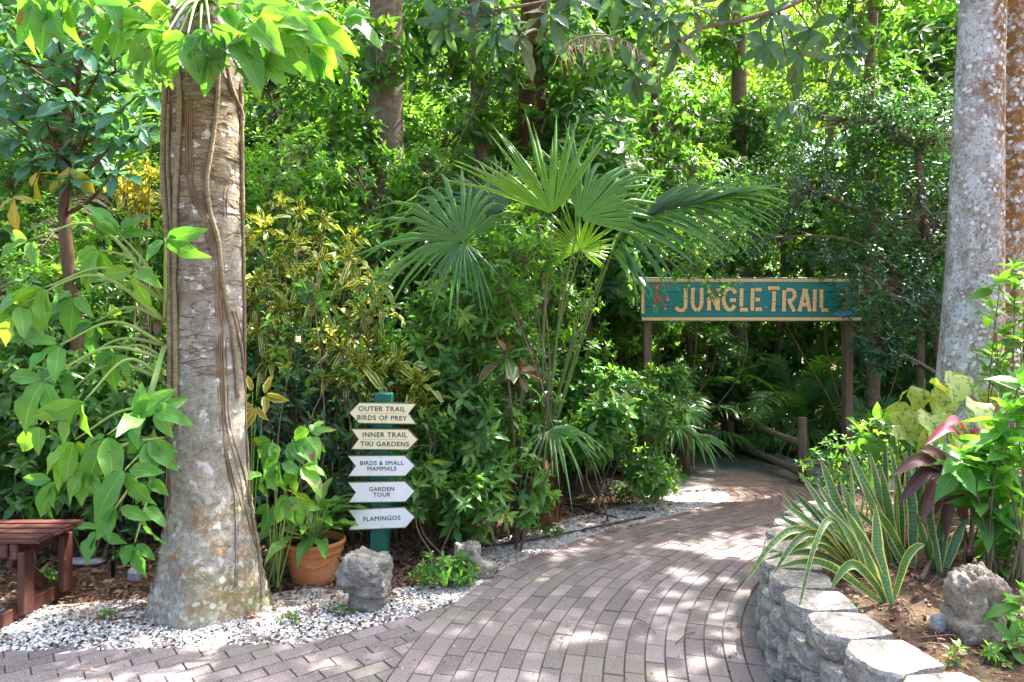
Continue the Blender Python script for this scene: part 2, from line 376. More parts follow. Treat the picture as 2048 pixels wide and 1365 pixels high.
M['slat'] = wood_mat('red brown slats', (.10, .04, .02), (.19, .08, .04), 2, 2.0, .8)

# foliage
M['lf_gloss'] = leaf_mat('glossy shrub leaves', [(.030, .105, .024), (.045, .14, .026), (.065, .18, .03), (.09, .22, .04), (.16, .26, .045)], .26, .35, 2.4, veins=.5)
M['lf_gloss_far'] = leaf_mat('glossy leaves', [(.028, .10, .024), (.045, .14, .026), (.075, .19, .032), (.13, .24, .04)], .27, .38, 2.6)
M['lf_fresh'] = leaf_mat('fresh green leaves', [(.045, .13, .018), (.065, .18, .022), (.10, .24, .03)], .34, .5, 2.6)
M['lf_bright'] = leaf_mat('bright ribbed leaves', [(.05, .17, .022), (.075, .23, .03), (.10, .28, .035)], .36, .42, 2.2, veins=.75)
M['lf_dark'] = leaf_mat('dark small leaves', [(.016, .065, .024), (.026, .09, .03), (.042, .12, .036)], .28, .3, 2.6)
M['lf_vine'] = leaf_mat('large vine leaves', [(.055, .19, .022), (.075, .24, .028), (.11, .28, .03), (.16, .34, .03)], .36, .34, 2.0, veins=.6, dead=.045)
M['lf_magn'] = leaf_mat('large dark leathery leaves', [(.030, .085, .040), (.045, .115, .05), (.06, .14, .06), (.11, .12, .03)], .30, .25, 2.2, veins=.3)
M['lf_umb'] = leaf_mat('blue green obovate leaves', [(.035, .125, .07), (.055, .155, .085), (.075, .18, .10)], .36, .25, 2.4, veins=.3)
M['lf_yel'] = leaf_mat('yellowing leaves', [(.30, .28, .03), (.38, .30, .04)], .4, .4, 1.6, veins=.3)
M['lf_croton'] = leaf_mat('yellow edged croton leaves', [(.018, .075, .014), (.03, .10, .018), (.05, .15, .02), (.12, .20, .025)], .30, .22, 2.0, edge=((.60, .54, .10), .69), rib=((.52, .49, .10), .09))
M['lf_crotony'] = leaf_mat('golden croton leaves', [(.05, .13, .015), (.14, .19, .02), (.26, .25, .03)], .32, .3, 1.6, edge=((.46, .38, .05), .62), rib=((.45, .38, .06), .08))
M['lf_broad'] = leaf_mat('broad croton leaves', [(.02, .075, .02), (.03, .10, .025), (.20, .03, .03)], .28, .2, 1.8, rib=((.32, .30, .08), .05), veins=.5)
M['lf_purple'] = leaf_mat('purple strap leaves', [(.07, .03, .035), (.11, .045, .045), (.06, .05, .03), (.15, .06, .06)], .32, .25, 1.4, tcol=(1.8, .9, 1.0), veins=.3)
M['lf_pink'] = leaf_mat('pink new leaves', [(.30, .05, .08), (.38, .08, .11)], .35, .25, 1.3, tcol=(1.3, .8, .9))
M['lf_varieg'] = leaf_mat('lime variegated heart leaves', [(.36, .46, .08), (.44, .52, .10), (.30, .44, .07)], .35, .35, 1.4, blotch=((.10, .24, .04), 38.0, .56))
M['lf_snake'] = leaf_mat('banded snake plant leaves', [(.06, .15, .035), (.08, .19, .04), (.10, .22, .045)], .38, .15, 1.5, edge=((.50, .46, .14), .74), bands=.8)
M['lf_fan'] = leaf_mat('fan palm leaves', [(.05, .15, .04), (.07, .18, .045), (.09, .21, .05)], .32, .42, 2.4)
M['lf_fanb'] = leaf_mat('blue green fan leaves', [(.05, .12, .07), (.07, .15, .085)], .36, .35, 2.0)
M['lf_pinn'] = leaf_mat('feather palm leaves', [(.03, .095, .018), (.05, .14, .022), (.075, .18, .03)], .34, .5, 2.8)
M['lf_dead'] = leaf_mat('dead palm leaves', [(.30, .23, .15), (.40, .32, .22), (.24, .17, .10)], .8, .25, 1.2, spec=.1)
M['lf_deep'] = leaf_mat('deep green broad leaves', [(.024, .09, .022), (.036, .12, .026), (.055, .16, .03), (.10, .21, .035)], .28, .42, 2.4)
M['lf_canopy'] = leaf_mat('canopy leaves', [(.03, .10, .016), (.05, .14, .02), (.08, .18, .026)], .34, .42, 2.3)
M['lf_back'] = leaf_mat('sunlit far leaves', [(.045, .12, .016), (.07, .17, .02), (.12, .22, .025)], .34, .5, 2.3)
M['lf_fan_backlit'] = leaf_mat('backlit yellow green fan leaves', [(.10, .22, .02), (.13, .26, .025)], .34, .5, 2.4)  # backlight on two fan palm fronds, put into a brighter leaf colour
# ------------------------------------------------------------ leaf geometry
def tpl(rows, wid, fold=.18, droop=.25, wave=0.0, curl=0.0):
    rows = np.array(rows, float); wid = np.array(wid, float); V = []; U = []
    for i, (v, ww) in enumerate(zip(rows, wid)):
        for u in (-1, 0, 1):
            zd = -droop*v*v - (curl*v**4); zf = abs(u)*ww*fold + (wave*ww*1.5*math.sin(v*11+u*1.3) if u else 0)
            V.append((u*ww*.5, v, zd, zf)); U.append((u*.5+.5, v))
    n = len(rows); q = []
    for i in range(n-1):
        for k in (0, 1):
            a = i*3+k; q.append((a, a+1, a+4, a+3))
    return np.array(V), np.array(q), np.array(U)
R6 = [0, .12, .32, .55, .8, 1]
OV = [tpl(R6, [.06, .62, 1, .92, .45, .02], f, d, w) for f, d, w in ((.25, .15, .05), (.15, .4, .08), (.3, .05, .0))]
OV3 = [tpl([0, .3, .7, 1], [.08, .95, .7, .02], f, d) for f, d in ((.25, .1), (.2, .35))]
OB = [tpl(R6, [.10, .35, .70, 1, .85, .12], f, d, w) for f, d, w in ((.22, .18, .03), (.15, .32, .05))]   # widest near the tip
LN = [tpl(R6, [.35, .7, 1, .95, .6, .04], f, d, w) for f, d, w in ((.3, .35, .1), (.2, .7, .15), (.35, .1, .1))]
HT = [tpl(R6, [.55, 1.0, .95, .7, .35, .02], f, d, w) for f, d, w in ((.2, .2, .06), (.15, .45, .08))]
BIG = [tpl([0, .08, .2, .35, .5, .65, .8, .92, 1], [.05, .45, .85, 1, .97, .82, .55, .25, .02], f, d, w) for f, d, w in ((.22, .35, .10), (.15, .6, .16), (.28, .2, .12))]
BLADE = [tpl([0, .1, .25, .4, .55, .7, .85, 1], [.5, .7, .92, 1, .97, .82, .5, .03], f, d, w) for f, d, w in ((.4, .08, .07), (.3, .3, .05), (.35, .0, .1))]

def put(mb, tpls, P, D, N, L, Wd, rnd, rng, mat=0):
    P = np.asarray(P, float); D = nrm(D); n = len(P)
    X = nrm(np.cross(D, N)); Z = np.cross(X, D)
    L = np.broadcast_to(np.asarray(L, float), (n,)); Wd = np.broadcast_to(np.asarray(Wd, float), (n,)); rnd = np.broadcast_to(np.asarray(rnd, float), (n,))
    pick = rng.integers(0, len(tpls), n)
    for k, (tv, tf, tu) in enumerate(tpls):
        s = pick == k
        if not s.any(): continue
        m = s.sum(); p, x, d, z = P[s], X[s], D[s], Z[s]; l = L[s][:, None, None]; ww = Wd[s][:, None, None]
        V = p[:, None]+tv[None, :, 0, None]*ww*x[:, None]+tv[None, :, 1, None]*l*d[:, None]+(tv[None, :, 2, None]*l+tv[None, :, 3, None]*ww)*z[:, None]
        # the fold scales with the width, the droop with the length: good enough with both near each other
        Fc = (tf[None]+np.arange(m)[:, None, None]*len(tv)).reshape(-1, 4)
        mb.add(V.reshape(-1, 3), Fc, np.tile(tu, (m, 1)), np.repeat(rnd[s], len(tv)), mat)

def perp(a):
    a = nrm(a); ref = np.where(np.abs(a[:, 2:3]) < .9, np.array([[0, 0, 1.]]), np.array([[1., 0, 0]]))
    x = nrm(np.cross(a, ref)); return x, np.cross(a, x)
def rosette(mb, tpls, T, A, k, L, Wd, rng, tilt=(35, 85), spread=.5, mat=0, rvar=.25, droop=0.0, lvar=.25):
    """k leaves whorled round each twig tip T with twig direction A"""
    T = np.asarray(T, float); A = nrm(A); n = len(T); x, y = perp(A)
    ph0 = rng.uniform(0, 6.28, n); base = rng.uniform(0, 1, n)
    for j in range(k):
        f = j/max(1, k-1)
        ph = ph0+j*2.4+rng.normal(0, .25, n); ti = np.radians(tilt[0]+(tilt[1]-tilt[0])*f+rng.normal(0, 9, n))
        R = np.cos(ph)[:, None]*x+np.sin(ph)[:, None]*y
        D = np.cos(ti)[:, None]*A+np.sin(ti)[:, None]*R
        D[:, 2] -= droop*(.5+rng.uniform(0, 1, n))
        P = T-A*(spread*L*f)
        N = A+np.array([0, 0, .5])+rng.normal(0, .25, (n, 3))
        l = L*(1-.35*(1-f))*rng.uniform(1-lvar, 1+lvar, n)
        put(mb, tpls, P, D, N, l, l*Wd, np.clip(base*(1-rvar)+rng.uniform(0, rvar, n)+(1-f)*.15, 0, 1), rng, mat)
def blob_tips(rng, blobs, n, shell=.55, up=.4, zmin=None):
    """twig tips in the outer part of several ellipsoids"""
    ar = np.array([b[1][0]*b[1][1]+b[1][2]*(b[1][0]+b[1][1]) for b in blobs]); ar = ar/ar.sum()
    w_ = rng.choice(len(blobs), n, p=ar); c = np.array([b[0] for b in blobs], float)[w_]; r = np.array([b[1] for b in blobs], float)[w_]
    d = nrm(rng.normal(0, 1, (n, 3))); rad = rng.uniform(shell**3, 1, n)**(1/3)
    T = c+d*r*rad[:, None]; A = nrm(d+np.array([0, 0, up])+rng.normal(0, .25, (n, 3)))
    if zmin is not None:
        k = T[:, 2] > zmin; T, A, w_ = T[k], A[k], w_[k]
    return T, A, w_
def stems(mb, rng, base_pts, nodes, tips, tw, r0=.012, r1=.004, frac=.5, n=5, rt=.002):
    """main stems from the ground to the crown nodes, twigs from there to a share of the tips"""
    mains = []
    for i, c in enumerate(nodes):
        b = np.array(base_pts[i % len(base_pts)], float); c = np.array(c, float)
        mid = (b+c)/2+rng.normal(0, .09, 3)*np.linalg.norm(c-b)*np.array([1, 1, .3]); P = catmull([b, b*.7+mid*.3+np.array([0, 0, .03]), mid, c], 5)
        tube(mb, P, np.linspace(r0, r1, len(P)), n, rng.random()); mains.append(P)
    for t, k in zip(tips, tw):
        if rng.random() > frac: continue
        P = mains[k % len(mains)]; lower = P[P[:, 2] < t[2]+.02]
        if len(lower) == 0: lower = P
        j = np.argmin(np.linalg.norm(lower-t, axis=1)+rng.uniform(0, .12, len(lower))*np.linalg.norm(P[0]-P[-1])); s = lower[j]
        m = (s+t)/2+np.array([0, 0, .08*np.linalg.norm(t-s)])+rng.normal(0, .03, 3)*np.linalg.norm(t-s)
        tube(mb, [s, m, t], [r1*.8, rt*1.3, rt], 3, rng.random(), cap=False)

def bush(name, loc, label, cat, blobs, ntips, k, L, Wd, tpls, mat, seed, tilt=(35, 85), shell=.5, up=.4, base_r=.12, nbase=4, r0=.011, r1=.004, stem_mat='stem',
         frac=.5, droop=0.1, spread=.5, group=None, rz=0, sc=1, extra=None, zmin=.03, rt=.002, rvar=.25):
    rng = rg(seed); root = empty(name, loc, label, cat, group, rz, sc)
    T, A, w_ = blob_tips(rng, blobs, ntips, shell, up, zmin)
    fm = MB(); rosette(fm, tpls, T, A, k, L, Wd, rng, tilt, spread, droop=droop, rvar=rvar); fm.build('foliage', M[mat], root)
    sm = MB(); bp = [(rng.normal(0, base_r), rng.normal(0, base_r), -.03) for _ in range(nbase)]
    stems(sm, rng, bp, [b[0] for b in blobs], T, w_, r0, r1, frac, rt=rt); sm.build('stem', M[stem_mat], root)
    if extra: extra(root, rng, T, A)
    return root
def tree(name, loc, label, cat, trunk, tr, blobs, ntips, k, L, Wd, tpls, mat, seed, bark='bark_grey', shell=.5, up=.3, tilt=(35, 90), droop=.15, frac=.25,
         group=None, limb=.06, zmin=None, sides=12, spread=.7, flare=1.35, rt=.004, rz=0, sc=1, rvar=.25):
    """trunk = points relative to loc; tr = radii; each blob is fed by one limb"""
    rng = rg(seed); root = empty(name, loc, label, cat, group, rz, sc)
    P = catmull(trunk, 8); R = np.interp(np.linspace(0, 1, len(P)), np.linspace(0, 1, len(tr)), tr)
    R = R*(1+(flare-1)*np.exp(-P[:, 2]*6))
    tm = MB(); tube(tm, P, R, sides); 
    T, A, w_ = blob_tips(rng, blobs, ntips, shell, up, zmin)
    mains = []
    for b in blobs:
        c = np.array(b[0], float); lower = P[P[:, 2] < max(c[2]-.3*np.linalg.norm(c[:2]-P[-1][:2]), P[-1][2]*.3)]
        s = (lower if len(lower) else P[:2])[-1]; m = (s+c)/2+np.array([0, 0, .1*np.linalg.norm(c-s)])+rng.normal(0, .06, 3)*np.linalg.norm(c-s)
        Q = catmull([s, m, c], 6); tube(tm, Q, np.linspace(limb, limb*.35, len(Q)), 6); mains.append(Q)
    for t_, k_ in zip(T, w_):
        if rng.random() > frac: continue
        Q = mains[k_]; j = np.argmin(np.linalg.norm(Q-t_, axis=1)); s = Q[max(0, j-rng.integers(0, 3))]
        tube(tm, [s, (s+t_)/2+rng.normal(0, .05, 3)*np.linalg.norm(t_-s), t_], [limb*.25, rt*1.5, rt], 3, cap=False)
    tm.build('trunk', M[bark], root)
    fm = MB(); rosette(fm, tpls, T, A, k, L, Wd, rng, tilt, spread, droop=droop, rvar=rvar); fm.build('crown', M[mat], root)
    return root

# ------------------------------------------------------------ palms
def fan(mb, hub, A, N, R, span=250, nseg=44, split=.5, droop=.35, cup=.25, pleat=.4, rng=None, rnd=.5, arch=.12, wf=.97, cosp=.72, tipdroop=.0):
    hub = np.array(hub, float); A = nrm(np.array(A, float)); N = np.array(N, float); N = nrm(N-A*np.dot(N, A)); B = np.cross(A, N)
    S = np.array([.03, .2, .4, split, split+(1-split)*.35, split+(1-split)*.7, 1.]); th = np.radians(np.linspace(-span/2, span/2, nseg)); dth = th[1]-th[0]
    for i, t in enumerate(th):
        l = R*(cosp+(1-cosp)*math.cos(t*.9))*rng.uniform(.94, 1.05); l *= rng.choice([1, 1, 1, .93, .8]); t = t+rng.normal(0, dth*.22); d = math.cos(t)*A+math.sin(t)*B; p = -math.sin(t)*A+math.cos(t)*B
        wsp = split*l*math.tan(dth/2)*wf
        W_ = np.where(S <= split, S*l*math.tan(dth/2)*wf*1.04, wsp*np.clip(1-((S-split)/(1-split))**1.6, .04, 1))
        gd = (droop+.04)*rng.uniform(.4, 1.9)
        c = hub+S[:, None]*l*d+N*(cup*l*(math.sin(t)**2)*S*.6)[:, None]-N*(arch*l*S**2)[:, None]
        over = np.clip(S-split*.8, 0, 1); c[:, 2] -= gd*l*over**1.7*1.3
        c += p*(rng.normal(0, .07)*l*over)[:, None]
        pl = pleat*np.maximum(W_, .0)
        V = np.stack([c-p*W_[:, None]-N*pl[:, None], c+N*pl[:, None], c+p*W_[:, None]-N*pl[:, None]], 1).reshape(-1, 3)
        q = []
        for a in range(len(S)-1):
            for k in (0, 1): q.append((a*3+k, a*3+k+1, a*3+k+4, a*3+k+3))
        U = np.stack(np.broadcast_arrays(np.array([0, .5, 1.])[None], S[:, None]), -1).reshape(-1, 2)
        mb.add(V, np.array(q), U, np.clip(rnd+rng.normal(0, .08), 0, 1))
def fan_palm(name, loc, label, seed, n=11, R=.6, hpet=.7, mat='lf_fan', cat='palm', group=None, rz=0, sc=1, spanx=(10, 85), trunk=0.25, nseg=30):
    rng = rg(seed); root = empty(name, loc, label, cat, group, rz, sc)
    tm = MB(); tube(tm, [(0, 0, -.05), (0, 0, trunk*.5), (0, 0, trunk)], [.09, .10, .05], 9); tm.build('trunk', M['fiber'], root)
    for i in range(n):
        az_ = i*2.4+rng.normal(0, .2); ti = math.radians(rng.uniform(*spanx)); h = hpet*rng.uniform(.75, 1.15)
        d = np.array([math.cos(az_)*math.sin(ti), math.sin(az_)*math.sin(ti), math.cos(ti)])
        hub = np.array([0, 0, trunk])+d*h; hub[2] -= .1*h*math.sin(ti)
        fm = MB(); tube(fm, catmull([(0, 0, trunk*.8), np.array([0, 0, trunk])+d*h*.5+np.array([0, 0, .05]), hub], 4), [.008, .004], 4, mat=1)
        A = nrm(d+np.array([0, 0, -.45*math.sin(ti)])); fan(fm, hub, A, np.array([0, 0, 1.])+.4*d-.3*A, R*rng.uniform(.8, 1.1), 280, nseg, .5, .5, rng=rng, rnd=rng.random())
        fm.build('frond', [M[mat], M['petiole2']], root, smooth=False)
    return root
def pinnate(mb, P0, D0, L, n=34, ll=.3, droop=.6, rng=None, rnd=.5, vee=.5, ldroop=.4, wd=.09, rr=.009):
    D0 = nrm(np.array(D0, float)); S = np.linspace(0, 1, 14); P = np.array(P0, float)+S[:, None]*L*D0; P[:, 2] -= droop*L*S**2.2
    tube(mb, P, np.linspace(rr, rr*.3, len(P)), 4, mat=1)
    s = np.linspace(.15, 1, n); Q = np.stack([np.interp(s, S, P[:, k]) for k in range(3)], 1); T = nrm(np.stack([np.interp(s, S, nrm(np.gradient(P, axis=0))[:, k]) for k in range(3)], 1))
    side = nrm(np.cross(T, np.array([0, 0, 1.]))); up_ = np.cross(side, T)
    lt = [tpl([0, .2, .5, .8, 1], [.4, 1, .85, .5, .03], .2, ldroop*f) for f in (.7, 1.2)]
    for sg in (-1, 1):
        D = T*.65+side*sg*.9+up_*vee*.5+rng.normal(0, .07, (n, 3)); lf = ll*np.sin(np.pi*(s*.82+.12))**.6*rng.uniform(.85, 1.1, n)
        put(mb, lt, Q, D, up_+side*sg*-.2, lf, wd*ll*1.1, np.clip(rnd+rng.normal(0, .1, n), 0, 1), rng)
def feather_palm(name, loc, label, seed, n=11, L=2.0, mat='lf_pinn', group=None, rz=0, sc=1, tilt=(10, 60), trunk=.4, tr=.05, cat='palm', ll=.32, nl=34, dead=0):
    rng = rg(seed); root = empty(name, loc, label, cat, group, rz, sc)
    tm = MB(); P = catmull([(0, 0, -.05), (rng.normal(0, .02)*trunk, rng.normal(0, .02)*trunk, trunk*.5), (0, 0, trunk)], 6); tube(tm, P, np.linspace(tr*1.2, tr, len(P)), 9); tm.build('trunk', M['bark_grey'], root)
    for i in range(n):
        az_ = i*2.4+rng.normal(0, .25); ti = math.radians(tilt[0]+(tilt[1]-tilt[0])*(i/(n-1))**.8)
        fm = MB(); d = (math.cos(az_)*math.sin(ti), math.sin(az_)*math.sin(ti), math.cos(ti))
        pinnate(fm, (0, 0, trunk*.97), d, L*rng.uniform(.8, 1.1), nl, ll, .25+.45*math.sin(ti), rng, rng.random())
        fm.build('frond', [M['lf_dead' if i >= n-dead else mat], M['petiole2']], root)
    return root

# ------------------------------------------------------------ solids
def rock(mb, c, s, seed, sub=4, amp=.22, fr=1.6, r=0.0, flat=None, rot=None):
    bm = bmesh.new(); bmesh.ops.create_icosphere(bm, subdivisions=sub, radius=1); bm.verts.index_update()
    V = []
    for v in bm.verts:
        p = v.co.copy(); q = Vector((p.x+seed*7.3, p.y-seed*3.1, p.z+seed))
        d = 1+amp*mnoise.noise(q*fr)*1.1+amp*.55*mnoise.noise(q*fr*2.7)+amp*.40*mnoise.noise(q*fr*6.3)+amp*.28*mnoise.noise(q*fr*14)
        # square the form a little
        m = max(abs(p.x), abs(p.y), abs(p.z)); p = p*(1+.45*(1/m-1))
        V.append(p*d)
    V = np.array([v[:] for v in V]); 
    if rot: V = V@np.array(Matrix.Rotation(rot[1], 3, rot[0])).T
    Fc = np.array([[v.index for v in f.verts] for f in bm.faces]); bm.free()
    mb.add(V*np.array(s)+np.array(c), Fc, None, r)
def hull_block(mb, a, b, inward, z0, h, depth, seed, r):
    """split-face retaining block between wall points a and b (2D), its face rough and bowed, its tail narrower"""
    a = np.array(a, float); b = np.array(b, float); u = (b-a); ln = np.linalg.norm(u); u = u/ln; n_ = np.array(inward, float)
    nx, ny, nz = 9, 7, 6; g = .006
    V = {}; vs = []; fs = []
    def P(i, j, k):
        s = i/(nx-1); d = j/(ny-1); z = k/(nz-1)
        tape = 1-.28*d**1.3; x = (s-.5)*(ln-2*g)*tape
        bow = .05*(1-(2*s-1)**2)**.8
        if j == 0:                                         # chamfered corners of the face
            cc = .032*max(0, abs(2*s-1)-.62)/.38
        else: cc = 0
        y = d*depth-bow*(1-d)**2+cc
        zz = z0+.0015+z*(h-.003)
        e = (.010 if k in (0, nz-1) and j == 0 else 0)
        y += e
        if k == nz-1 and (i in (0, nx-1) or j in (0, ny-1)): zz -= .006
        w_ = Vector((a[0]*9+x*11+seed, y*11+seed*1.7, zz*9)); am = .017 if j == 0 else .006
        y += am*(mnoise.noise(w_*1.2)+.6*mnoise.noise(w_*3.1)); x += .003*mnoise.noise(w_*2.3)
        if k == nz-1: zz += .005*mnoise.noise(w_*1.5)+.003*mnoise.noise(w_*4)
        m = (a+b)/2+u*x+n_*y
        return (m[0], m[1], zz)
    def id_(i, j, k):
        if (i, j, k) not in V: V[(i, j, k)] = len(vs); vs.append(P(i, j, k))
        return V[(i, j, k)]
    for i in range(nx-1):
        for j in range(ny-1):
            for k, fl in ((0, True), (nz-1, False)):
                q = [id_(i, j, k), id_(i+1, j, k), id_(i+1, j+1, k), id_(i, j+1, k)]; fs.append(q[::-1] if fl else q)
    for i in range(nx-1):
        for k in range(nz-1):
            for j, fl in ((0, False), (ny-1, True)):
                q = [id_(i, j, k), id_(i+1, j, k), id_(i+1, j, k+1), id_(i, j, k+1)]; fs.append(q[::-1] if fl else q)
    for j in range(ny-1):
        for k in range(nz-1):
            for i, fl in ((0, True), (nx-1, False)):
                q = [id_(i, j, k), id_(i, j+1, k), id_(i, j+1, k+1), id_(i, j, k+1)]; fs.append(q[::-1] if fl else q)
    mb.add(np.array(vs), np.array(fs), None, r)
def poly(mb, pts, z=0.0, r=0.0, uvs=None):
    V = [(p[0], p[1], z if len(p) < 3 else p[2]) for p in pts]; mb.add(V, np.array([list(range(len(V)))]), None, r)
def inpoly(x, y, pl):
    x = np.asarray(x); y = np.asarray(y); c = np.zeros(x.shape, bool); n = len(pl); j = n-1
    for i in range(n):
        xi, yi = pl[i][:2]; xj, yj = pl[j][:2]
        c ^= ((yi > y) != (yj > y)) & (x < (xj-xi)*(y-yi)/(yj-yi+1e-12)+xi); j = i
    return c
# ============================================================ THE SETTING
# ground
def gz(x, y): return .012*mnoise.noise(Vector((x*1.7, y*1.7, 0)))
g = MB(); n = 90; xs = np.linspace(-9, 9, n); ys = np.linspace(-3, 15, n)
V = np.array([(x, y, -.035+(gz(x, y) if 3 < y else 0)) for y in ys for x in xs]); i, j = np.meshgrid(np.arange(n-1), np.arange(n-1)); a = (j*n+i).ravel()
g.add(V, np.stack([a, a+1, a+n+1, a+n], 1)); 
big = [(-400, -400), (400, -400), (400, 400), (-400, 400)]
g.add([(*p, -.075) for p in big], np.array([[0, 1, 2, 3]]))
tag(g.build('ground', M['soil']), kind='structure')

# brick path: courses run along the path between its two edges
Lp = [(-.72, 1.0), (-.70, 2.2), (-.61, 3.1), (-.48, 3.78), (-.296, 4.30), (-.02, 4.87), (.43, 5.40), (.98, 5.92), (1.75, 6.50), (2.15, 6.85), (2.28, 7.2), (2.16, 7.55), (1.8, 7.85)]
Rp = [(1.10, 1.0), (1.12, 2.0), (1.18, 2.75), (1.25, 3.3), (1.36, 3.75), (1.56, 4.2), (1.84, 4.68), (2.22, 5.15), (2.80, 5.65), (3.5, 6.3), (3.75, 7.1), (3.40, 7.8), (2.7, 8.3)]
LC, RC = catmull(Lp, 10), catmull(Rp, 10)
def path_pt(u, t):                          # u across 0..1, t along 0..len-1
    k = np.clip(t, 0, len(LC)-1.001); i = int(k); f = k-i
    l = LC[i]*(1-f)+LC[i+1]*f; r_ = RC[i]*(1-f)+RC[i+1]*f
    return l*(1-u)+r_*u
rng = rg(5); br = MB(); NC = 18
for c in range(NC):
    u0, u1 = c/NC, (c+1)/NC; um = (u0+u1)/2
    ts = np.linspace(0, len(LC)-1.01, 1200); pts = np.array([path_pt(um, t) for t in ts]); s = np.concatenate([[0], np.cumsum(np.linalg.norm(np.diff(pts, axis=0), axis=1))])
    pos = rng.uniform(0, .2)-.2
    while pos < s[-1]:
        ln = .2+rng.normal(0, .003); a0, a1 = max(pos, 0)+.0025, min(pos+ln, s[-1])-.0025; pos += ln
        if a1-a0 < .03: continue
        t = np.interp([a0, (a0+a1)/2, a1], s, ts)
        wl = np.linalg.norm(path_pt(u1, t[1])-path_pt(u0, t[1])); e = .0036/wl
        ring = [path_pt(u0+e*(u1-u0), t[0]), path_pt(u1-e*(u1-u0), t[0]), path_pt(u1-e*(u1-u0), t[1]), path_pt(u1-e*(u1-u0), t[2]), path_pt(u0+e*(u1-u0), t[2]), path_pt(u0+e*(u1-u0), t[1])]
        ring = np.array(ring); cen = ring.mean(0); dz = rng.normal(0, .0012); tx, ty = rng.normal(0, .008, 2)
        inn = cen+(ring-cen)*(1-.0035/np.linalg.norm(ring-cen, axis=1))[:, None]
        zt = lambda q, h: h+dz+(q[:, 0]-cen[0])*tx+(q[:, 1]-cen[1])*ty
        Vv = np.vstack([np.c_[inn, zt(inn, 0.0)], np.c_[ring, zt(ring, -.003)], np.c_[ring, np.full(6, -.02)]])
        fs = [np.array([[0, 1, 2, 3, 4, 5]]), np.array([[q+6, (q+1) % 6+6, (q+1) % 6, q] for q in range(6)]+[[q+12, (q+1) % 6+12, (q+1) % 6+6, q+6] for q in range(6)])]
        br.add(Vv, fs, None, rng.random())
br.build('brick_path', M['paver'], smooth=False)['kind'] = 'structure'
jb = MB(); k = len(LC); V = np.vstack([np.c_[LC, np.full(k, -.011)], np.c_[RC, np.full(k, -.011)]]); jb.add(V, np.array([[q, q+k, q+k+1, q+1] for q in range(k-1)]))
jb.build('path_bedding', M['joint'])['kind'] = 'structure'

# apron of pavers laid on the diagonal
BND = [(-9, 3.62), (-2.65, 3.54), (-1.89, 3.57), (-1.11, 3.63), (-.85, 3.80), (-.56, 4.0), (-.36, 4.18)]
Lcut = [tuple(p) for p in LC if p[1] < 4.15]
AP = [(-9, -3)]+[(-9, 3.62)]+BND[1:]+[(p[0]+.01, p[1]) for p in Lcut[::-1]]+[(-.7, -3)]
ap = MB(); rng = rg(6); th = math.radians(38); cs, sn = math.cos(th), math.sin(th)
def clip(pg, p, nrml):
    out = []
    for i in range(len(pg)):
        a, b = pg[i], pg[(i+1) % len(pg)]; da = np.dot(a-p, nrml); db = np.dot(b-p, nrml)
        if da >= 0: out.append(a)
        if (da >= 0) != (db >= 0): out.append(a+(b-a)*da/(da-db))
    return out
for iy in range(-70, 90):
    for ix in range(-60, 40):
        x0 = ix*.2+(iy % 2)*.1; y0 = iy*.1
        q = np.array([(x0+.0028, y0+.0028), (x0+.1972, y0+.0028), (x0+.1972, y0+.0972), (x0+.0028, y0+.0972)])
        q = np.c_[q[:, 0]*cs-q[:, 1]*sn, q[:, 0]*sn+q[:, 1]*cs]; c = q.mean(0)
        if c[1] < .5 or c[1] > 4.4 or c[0] < -5.5 or c[0] > .3: continue
        pg = [v for v in q]
        if not inpoly(c[0], c[1], AP):
            if not any(inpoly(v[0], v[1], AP) for v in q): continue
        lx = np.interp(c[1], LC[:60, 1], LC[:60, 0]); slope = (np.interp(c[1]+.05, LC[:60, 1], LC[:60, 0])-np.interp(c[1]-.05, LC[:60, 1], LC[:60, 0]))/.1
        nn = np.array([-1, slope]); nn = nn/np.linalg.norm(nn); pg = clip(pg, np.array([lx-.004, c[1]]), nn)
        if len(pg) < 3: continue
        ring = np.array(pg); cen = ring.mean(0); m = len(ring); dz = rng.normal(0, .0012)-.003; tx, ty = rng.normal(0, .008, 2)
        dd = np.linalg.norm(ring-cen, axis=1)
        if dd.min() < .008: continue
        inn = cen+(ring-cen)*(1-.0035/dd)[:, None]
        zt = lambda q, h: h+dz+(q[:, 0]-cen[0])*tx+(q[:, 1]-cen[1])*ty
        Vv = np.vstack([np.c_[inn, zt(inn, 0.0)], np.c_[ring, zt(ring, -.003)], np.c_[ring, np.full(m, -.02)]])
        fs = [np.array([list(range(m))]), np.array([[k+m, (k+1) % m+m, (k+1) % m, k] for k in range(m)]+[[k+2*m, (k+1) % m+2*m, (k+1) % m+m, k+m] for k in range(m)])]
        ap.add(Vv, fs, None, rng.random())
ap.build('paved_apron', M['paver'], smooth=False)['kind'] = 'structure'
ab = MB(); poly(ab, [(x, y) for x, y in AP], -.0145); ab.build('apron_bedding', M['joint'])['kind'] = 'structure'

# concrete ramp beyond the bricks
CR = [gp(1330, 985), gp(1405, 979), gp(1470, 968), gp(1540, 962), gp(1612, 962), gp(1588, 945), gp(1545, 930), gp(1500, 915), gp(1462, 903), gp(1420, 888), gp(1380, 880), gp(1330, 872), gp(1180, 850), gp(1100, 880)]
cr = MB(); poly(cr, [(p.x, p.y) for p in CR], -.001); cr.build('concrete_ramp', M['concrete'])['kind'] = 'structure'
